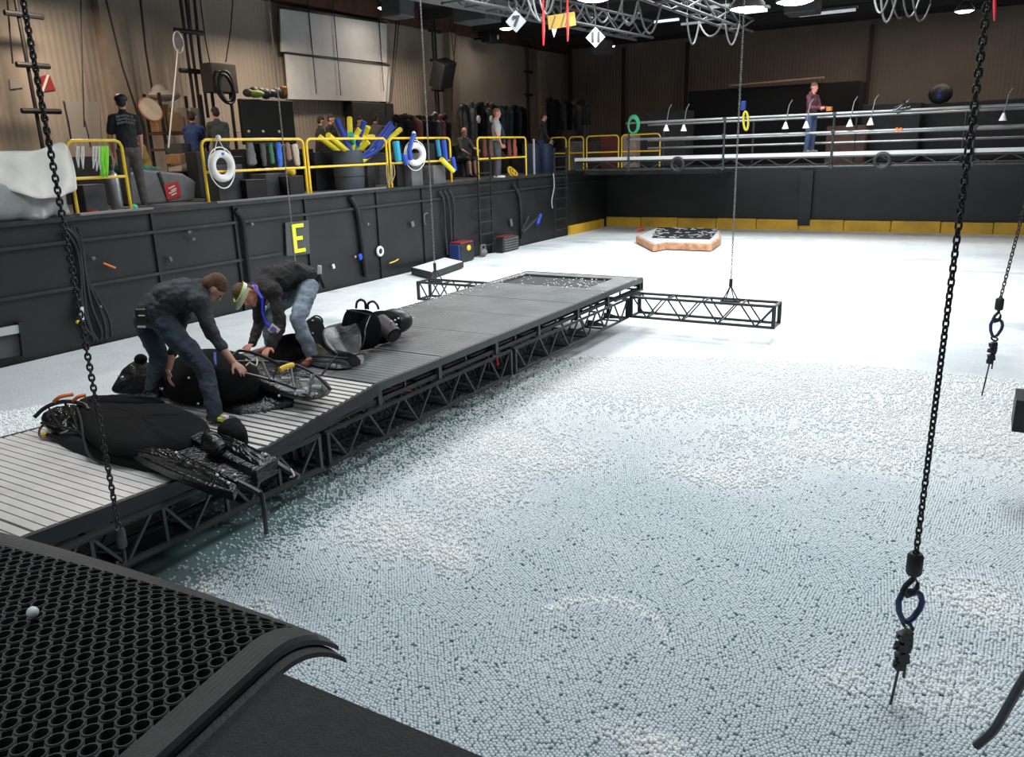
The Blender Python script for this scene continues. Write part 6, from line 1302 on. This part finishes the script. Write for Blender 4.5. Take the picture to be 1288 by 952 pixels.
for px, py, y, L, l in ((838, 26, 26.0, .8, 'pale strip light under the roof, left of the cool lamps'), (872, 29, 27.5, .8, 'dim strip light beside the pale one'), (903, 8, 22, .6, 'strip light left of the long chain'), (950, 14, 19.5, .5, 'strip light right beside the bright lamp'), (1040, 16, 24, 1.4, 'long dim strip of roof light right of the lamps')):
    c = onY(px, py, y); t = empty('strip_light', c, l, 'lamp', 'strip lights under the roof'); MB().box(c, (L, .12, .06)).build('tube', emis('strip_glow', (.8, .85, .88), 1.2 if 'dim' not in l and 'strip light left' not in l else .25), t); MB().box(c+V((0, 0, .06)), (L+.1, .2, .05)).build('housing', M['darkgrey'], t); MB().tube([c+V((0, 0, .06)), V((c.x, c.y, CEIL))], .012, 6).build('hanger', M['black'], t)
# the grey gantry with looping cables
def gantry(a, b_, w_, h_, label, bays, material=GAL, r_=.035):
    a, b_ = V(a), V(b_); d = (b_-a).normalized(); s_ = d.cross(V((0, 0, 1))).normalized()*w_; t = empty('ceiling_gantry', (a+b_)/2, label, 'gantry', 'gantries under the roof'); st = (b_-a).length/bays
    for o_ in (V((0, 0, 0)), s_):
        for z in (0, h_): MB().tube([a+o_+V((0, 0, z)), b_+o_+V((0, 0, z))], r_, 8).build('chord', material, t, smooth=True)
    for i in range(bays):
        p0, p1 = a+d*i*st, a+d*(i+1)*st
        for o_ in (V((0, 0, 0)), s_): MB().bar(p0+o_+V((0, 0, 0 if i % 2 else h_)), p1+o_+V((0, 0, h_ if i % 2 else 0)), r_).build('brace', material, t)
        MB().bar(p0, p0+s_, r_).build('cross_tie', material, t)
    for k in (.1, .9): c = a.lerp(b_, k)+V((0, 0, h_)); MB().tube([c, V((c.x, c.y, CEIL))], .02, 6).build('hanger', M['black'], t)
    return t
A = onY(548, -4, 12.5); B = onY(830, 50, 18.5); A.z = B.z = (A.z+B.z)/2
g1a, g1b = onZ(556, 4, 5.35), onZ(800, 50, 5.35)
gantry(g1a, g1b, .5, .40, 'grey gantry truss under the roof carrying cables above the diamond signs', 12)
g2a, g2b = onZ(770, -14, 5.35), onZ(930, 42, 5.35)
gantry(g2a, g2b, .35, .3, 'grey beam truss slanting under the roof left of the cool lamps', 8)
ga, gb = onZ(470, -20, 5.6), onZ(640, 12, 5.6); tag(MB().bar(ga, gb, .35, .25).build('roof_duct', mat('grey_duct', (.16, .165, .17), .5)), 'grey duct running under the roof toward the gantry', 'duct')
gantry(onZ(1040, -10, 5.3), onZ(1260, -8, 5.3), .4, .25, 'grey gantry truss at the top right under the roof', 8, M['steel_grey'])
def festoon(p0, p1, sag, label, r_=.022, m_=LCAB, n=8):
    p0, p1 = V(p0), V(p1); pts = [p0.lerp(p1, k/n)-V((0, 0, sag*4*(k/n)*(1-k/n))) for k in range(n+1)]; tag(MB().tube(pts, r_, 6).tube([p0, V((p0.x, p0.y, CEIL))], .006, 4).tube([p1, V((p1.x, p1.y, CEIL))], .006, 4).build('looping_cable', m_, smooth=True), label, 'cable', 'looping cables under the roof')
FS = [((640, 8), (662, -6), 12, 'above the left diamond sign'), ((650, 10), (668, 6), 14, 'right of the left diamond sign'), ((664, 0), (692, -4), 22, 'left of the yellow sign'), ((670, -2), (690, -6), 26, 'second left of the yellow sign'), ((678, -4), (698, -8), 20, 'above the first red strap'), ((706, 18), (736, 2), 14, 'right of the yellow sign'), ((735, 2), (745, 22), 6, 'left of the eleven sign'),
      ((745, 2), (765, 20), 14, 'above the eleven sign'), ((764, 16), (784, -4), 14, 'right of the eleven sign'), ((781, 8), (802, 2), 22, 'wide loop left of the cool lamps'), ((783, 22), (803, 16), 8, 'small loop below the wide one'), ((804, 8), (832, 4), 30, 'deep loop near the strip light'), ((864, 24), (880, 26), 26, 'hook-shaped loop left of the long chain'), ((880, 30), (912, 22), 16, 'shallow loop left of the long chain'), ((912, 30), (930, 30), 22, 'loop at the long chain'),
      ((1100, 0), (1118, -4), 14, 'leftmost loop at the top right'), ((1108, -2), (1128, -4), 24, 'second loop at the top right'), ((1122, -4), (1134, 22), 8, 'hanging tail at the top right'), ((1136, -4), (1156, 0), 18, 'third loop at the top right'), ((1148, -4), (1170, 6), 20, 'rightmost loop at the top right')]
for a, b_, sg, l in FS:
    z = 5.5; pa = onZ(a[0], a[1], z); pb = onZ(b_[0], b_[1], z)
    z = 5.38; pa = onZ(a[0], a[1], z); pb = onZ(b_[0], b_[1], z); D_ = min(22, math.hypot(pa.x, pa.y)); festoon(pa, pb, sg/1005*D_*1.0, f'pale cable looping under the roof, {l}')
# diamond signs with numbers, yellow sign, red straps
def diamond(px, py, D, s_, txt, label):
    c = J(px, py, D); t = empty('diamond_sign', c, label, 'sign', 'diamond signs under the roof'); n = -V((ray(px, py).x, ray(px, py).y, 0)).normalized(); q = n.to_track_quat('Z', 'Y').to_matrix()
    MB().box(c, (s_, s_, .02), q@Matrix.Rotation(pi/4, 3, 'Z')).build('board', mat('sign_white', (.25, .26, .265), .6), t)
    tc_ = bpy.data.curves.new('number', 'FONT'); tc_.body = txt; tc_.size = s_*.85; tc_.align_x = 'CENTER'; tc_.align_y = 'CENTER'; tc_.extrude = .008; tc_.offset = .012; o_ = bpy.data.objects.new('number_text', tc_); COL.objects.link(o_); me_ = bpy.data.meshes.new_from_object(o_.evaluated_get(bpy.context.evaluated_depsgraph_get())); bpy.data.objects.remove(o_); me_.materials.clear(); me_.materials.append(M['black']); o = bpy.data.objects.new('number', me_); COL.objects.link(o); o.parent = t; o.location = n*.02; o.rotation_euler = q.to_euler()
    MB().tube([c+V((0, 0, s_*.7)), V((c.x, c.y, CEIL))], .012, 6).build('hanger', M['black'], t); return c, q, n, t
c, q, n, t = diamond(649, 27, 16.5, .28, '7', 'white diamond sign reading 7 beside the small warm lamp'); MB().lathe([(0, 0), (.028, 0), (.028, .01), (0, .01)], c+q@V((-.055, .06, .014)), 12, q).build('black_dot', M['darkgrey'], t)
diamond(749, 47, 16.5, .26, '11', 'white diamond sign reading 11 right of the yellow sign')
c = J(706.5, 26, 16.5); n = -V((ray(706, 26).x, ray(706, 26).y, 0)).normalized(); q = n.to_track_quat('Z', 'Y').to_matrix()@Matrix.Rotation(R(6), 3, 'Z'); t = empty('yellow_sign', c, 'yellow sign board with dark strokes hanging between the red straps', 'sign')
MB().box(c, (.52, .24, .03), q).build('board', mat('sign_yellow', (.30, .17, .012), .6), t); k = MB()
for a in (-.16, .02, .10): k.box(c+q@V((a, 0, .02)), (.022, .22, .01), q@Matrix.Rotation(R(-25), 3, 'Z'))
k.build('dark_strokes', M['darkgrey'], t); MB().prism([c+q@V(v_) for v_ in ((-.21, -.12, .0), (-.10, -.12, 0), (-.18, -.28, 0))], n*.01).build('white_pennant', M['clear_grey'], t); MB().tube([c+q@V((0, .1, 0)), V((c.x, c.y, CEIL))], .015, 6).build('hanger', M['black'], t)
RD = mat('bright_red_strap', (.40, .015, .012), .5)
for i, (px, y0, y1, l) in enumerate(((683.5, 20, 57, 'bright red strap hanging left of the yellow sign'), (714, 14, 52, 'bright red strap hanging in front of the yellow sign'), (1251, -6, 26, 'red strap hanging at the top right corner'))):
    tag(MB().tube([J(px-.2, y0-12, 16.3)+V((0, 0, .5)), J(px, y0, 16.3), J(px+.3, (y0+y1)/2, 16.3), J(px, y1, 16.3)], [.006, .022, .03, .016], 8).build('red_strap', RD if i < 2 else mat('dark_red_strap', (.35, .01, .02), .5), smooth=True), l, 'strap', 'red straps under the roof')
# roof purlins and the dark boxes up there
for i, y in enumerate((21.5, 24.5, 27.5, 30.0)):
    tag(MB().box((-4, y, CEIL-.16), (24, .14, .30)).build('roof_beam', mat('dark_roof_beam', (.03, .028, .028), .7)), f'dark roof beam crossing the hall, {("nearest", "second", "third", "farthest")[i]}', 'beam', 'roof beams')
for px, py, D, sz, l in ((600, 14, 20, (.9, .7, .5), 'dark blower box under the roof left of the left diamond sign'), (1010, 5, 24, (.8, .8, .5), 'dark box under the roof right of the cool lamps'), (758, 60, 27, (.5, .5, .4), 'dark housing beside the tiny warm lamp'), (500, 6, 18, (.5, .5, .5), 'dark drum box under the roof right of the small warm lamp')):
    c = J(px, py, D); t = empty('roof_box', c, l, 'box', 'dark boxes under the roof'); MB().box(c, sz).build('casing', M['darkgrey'], t, bevel=.03); MB().tube([c, V((c.x, c.y, CEIL))], .03, 6).build('hanger', M['black'], t)
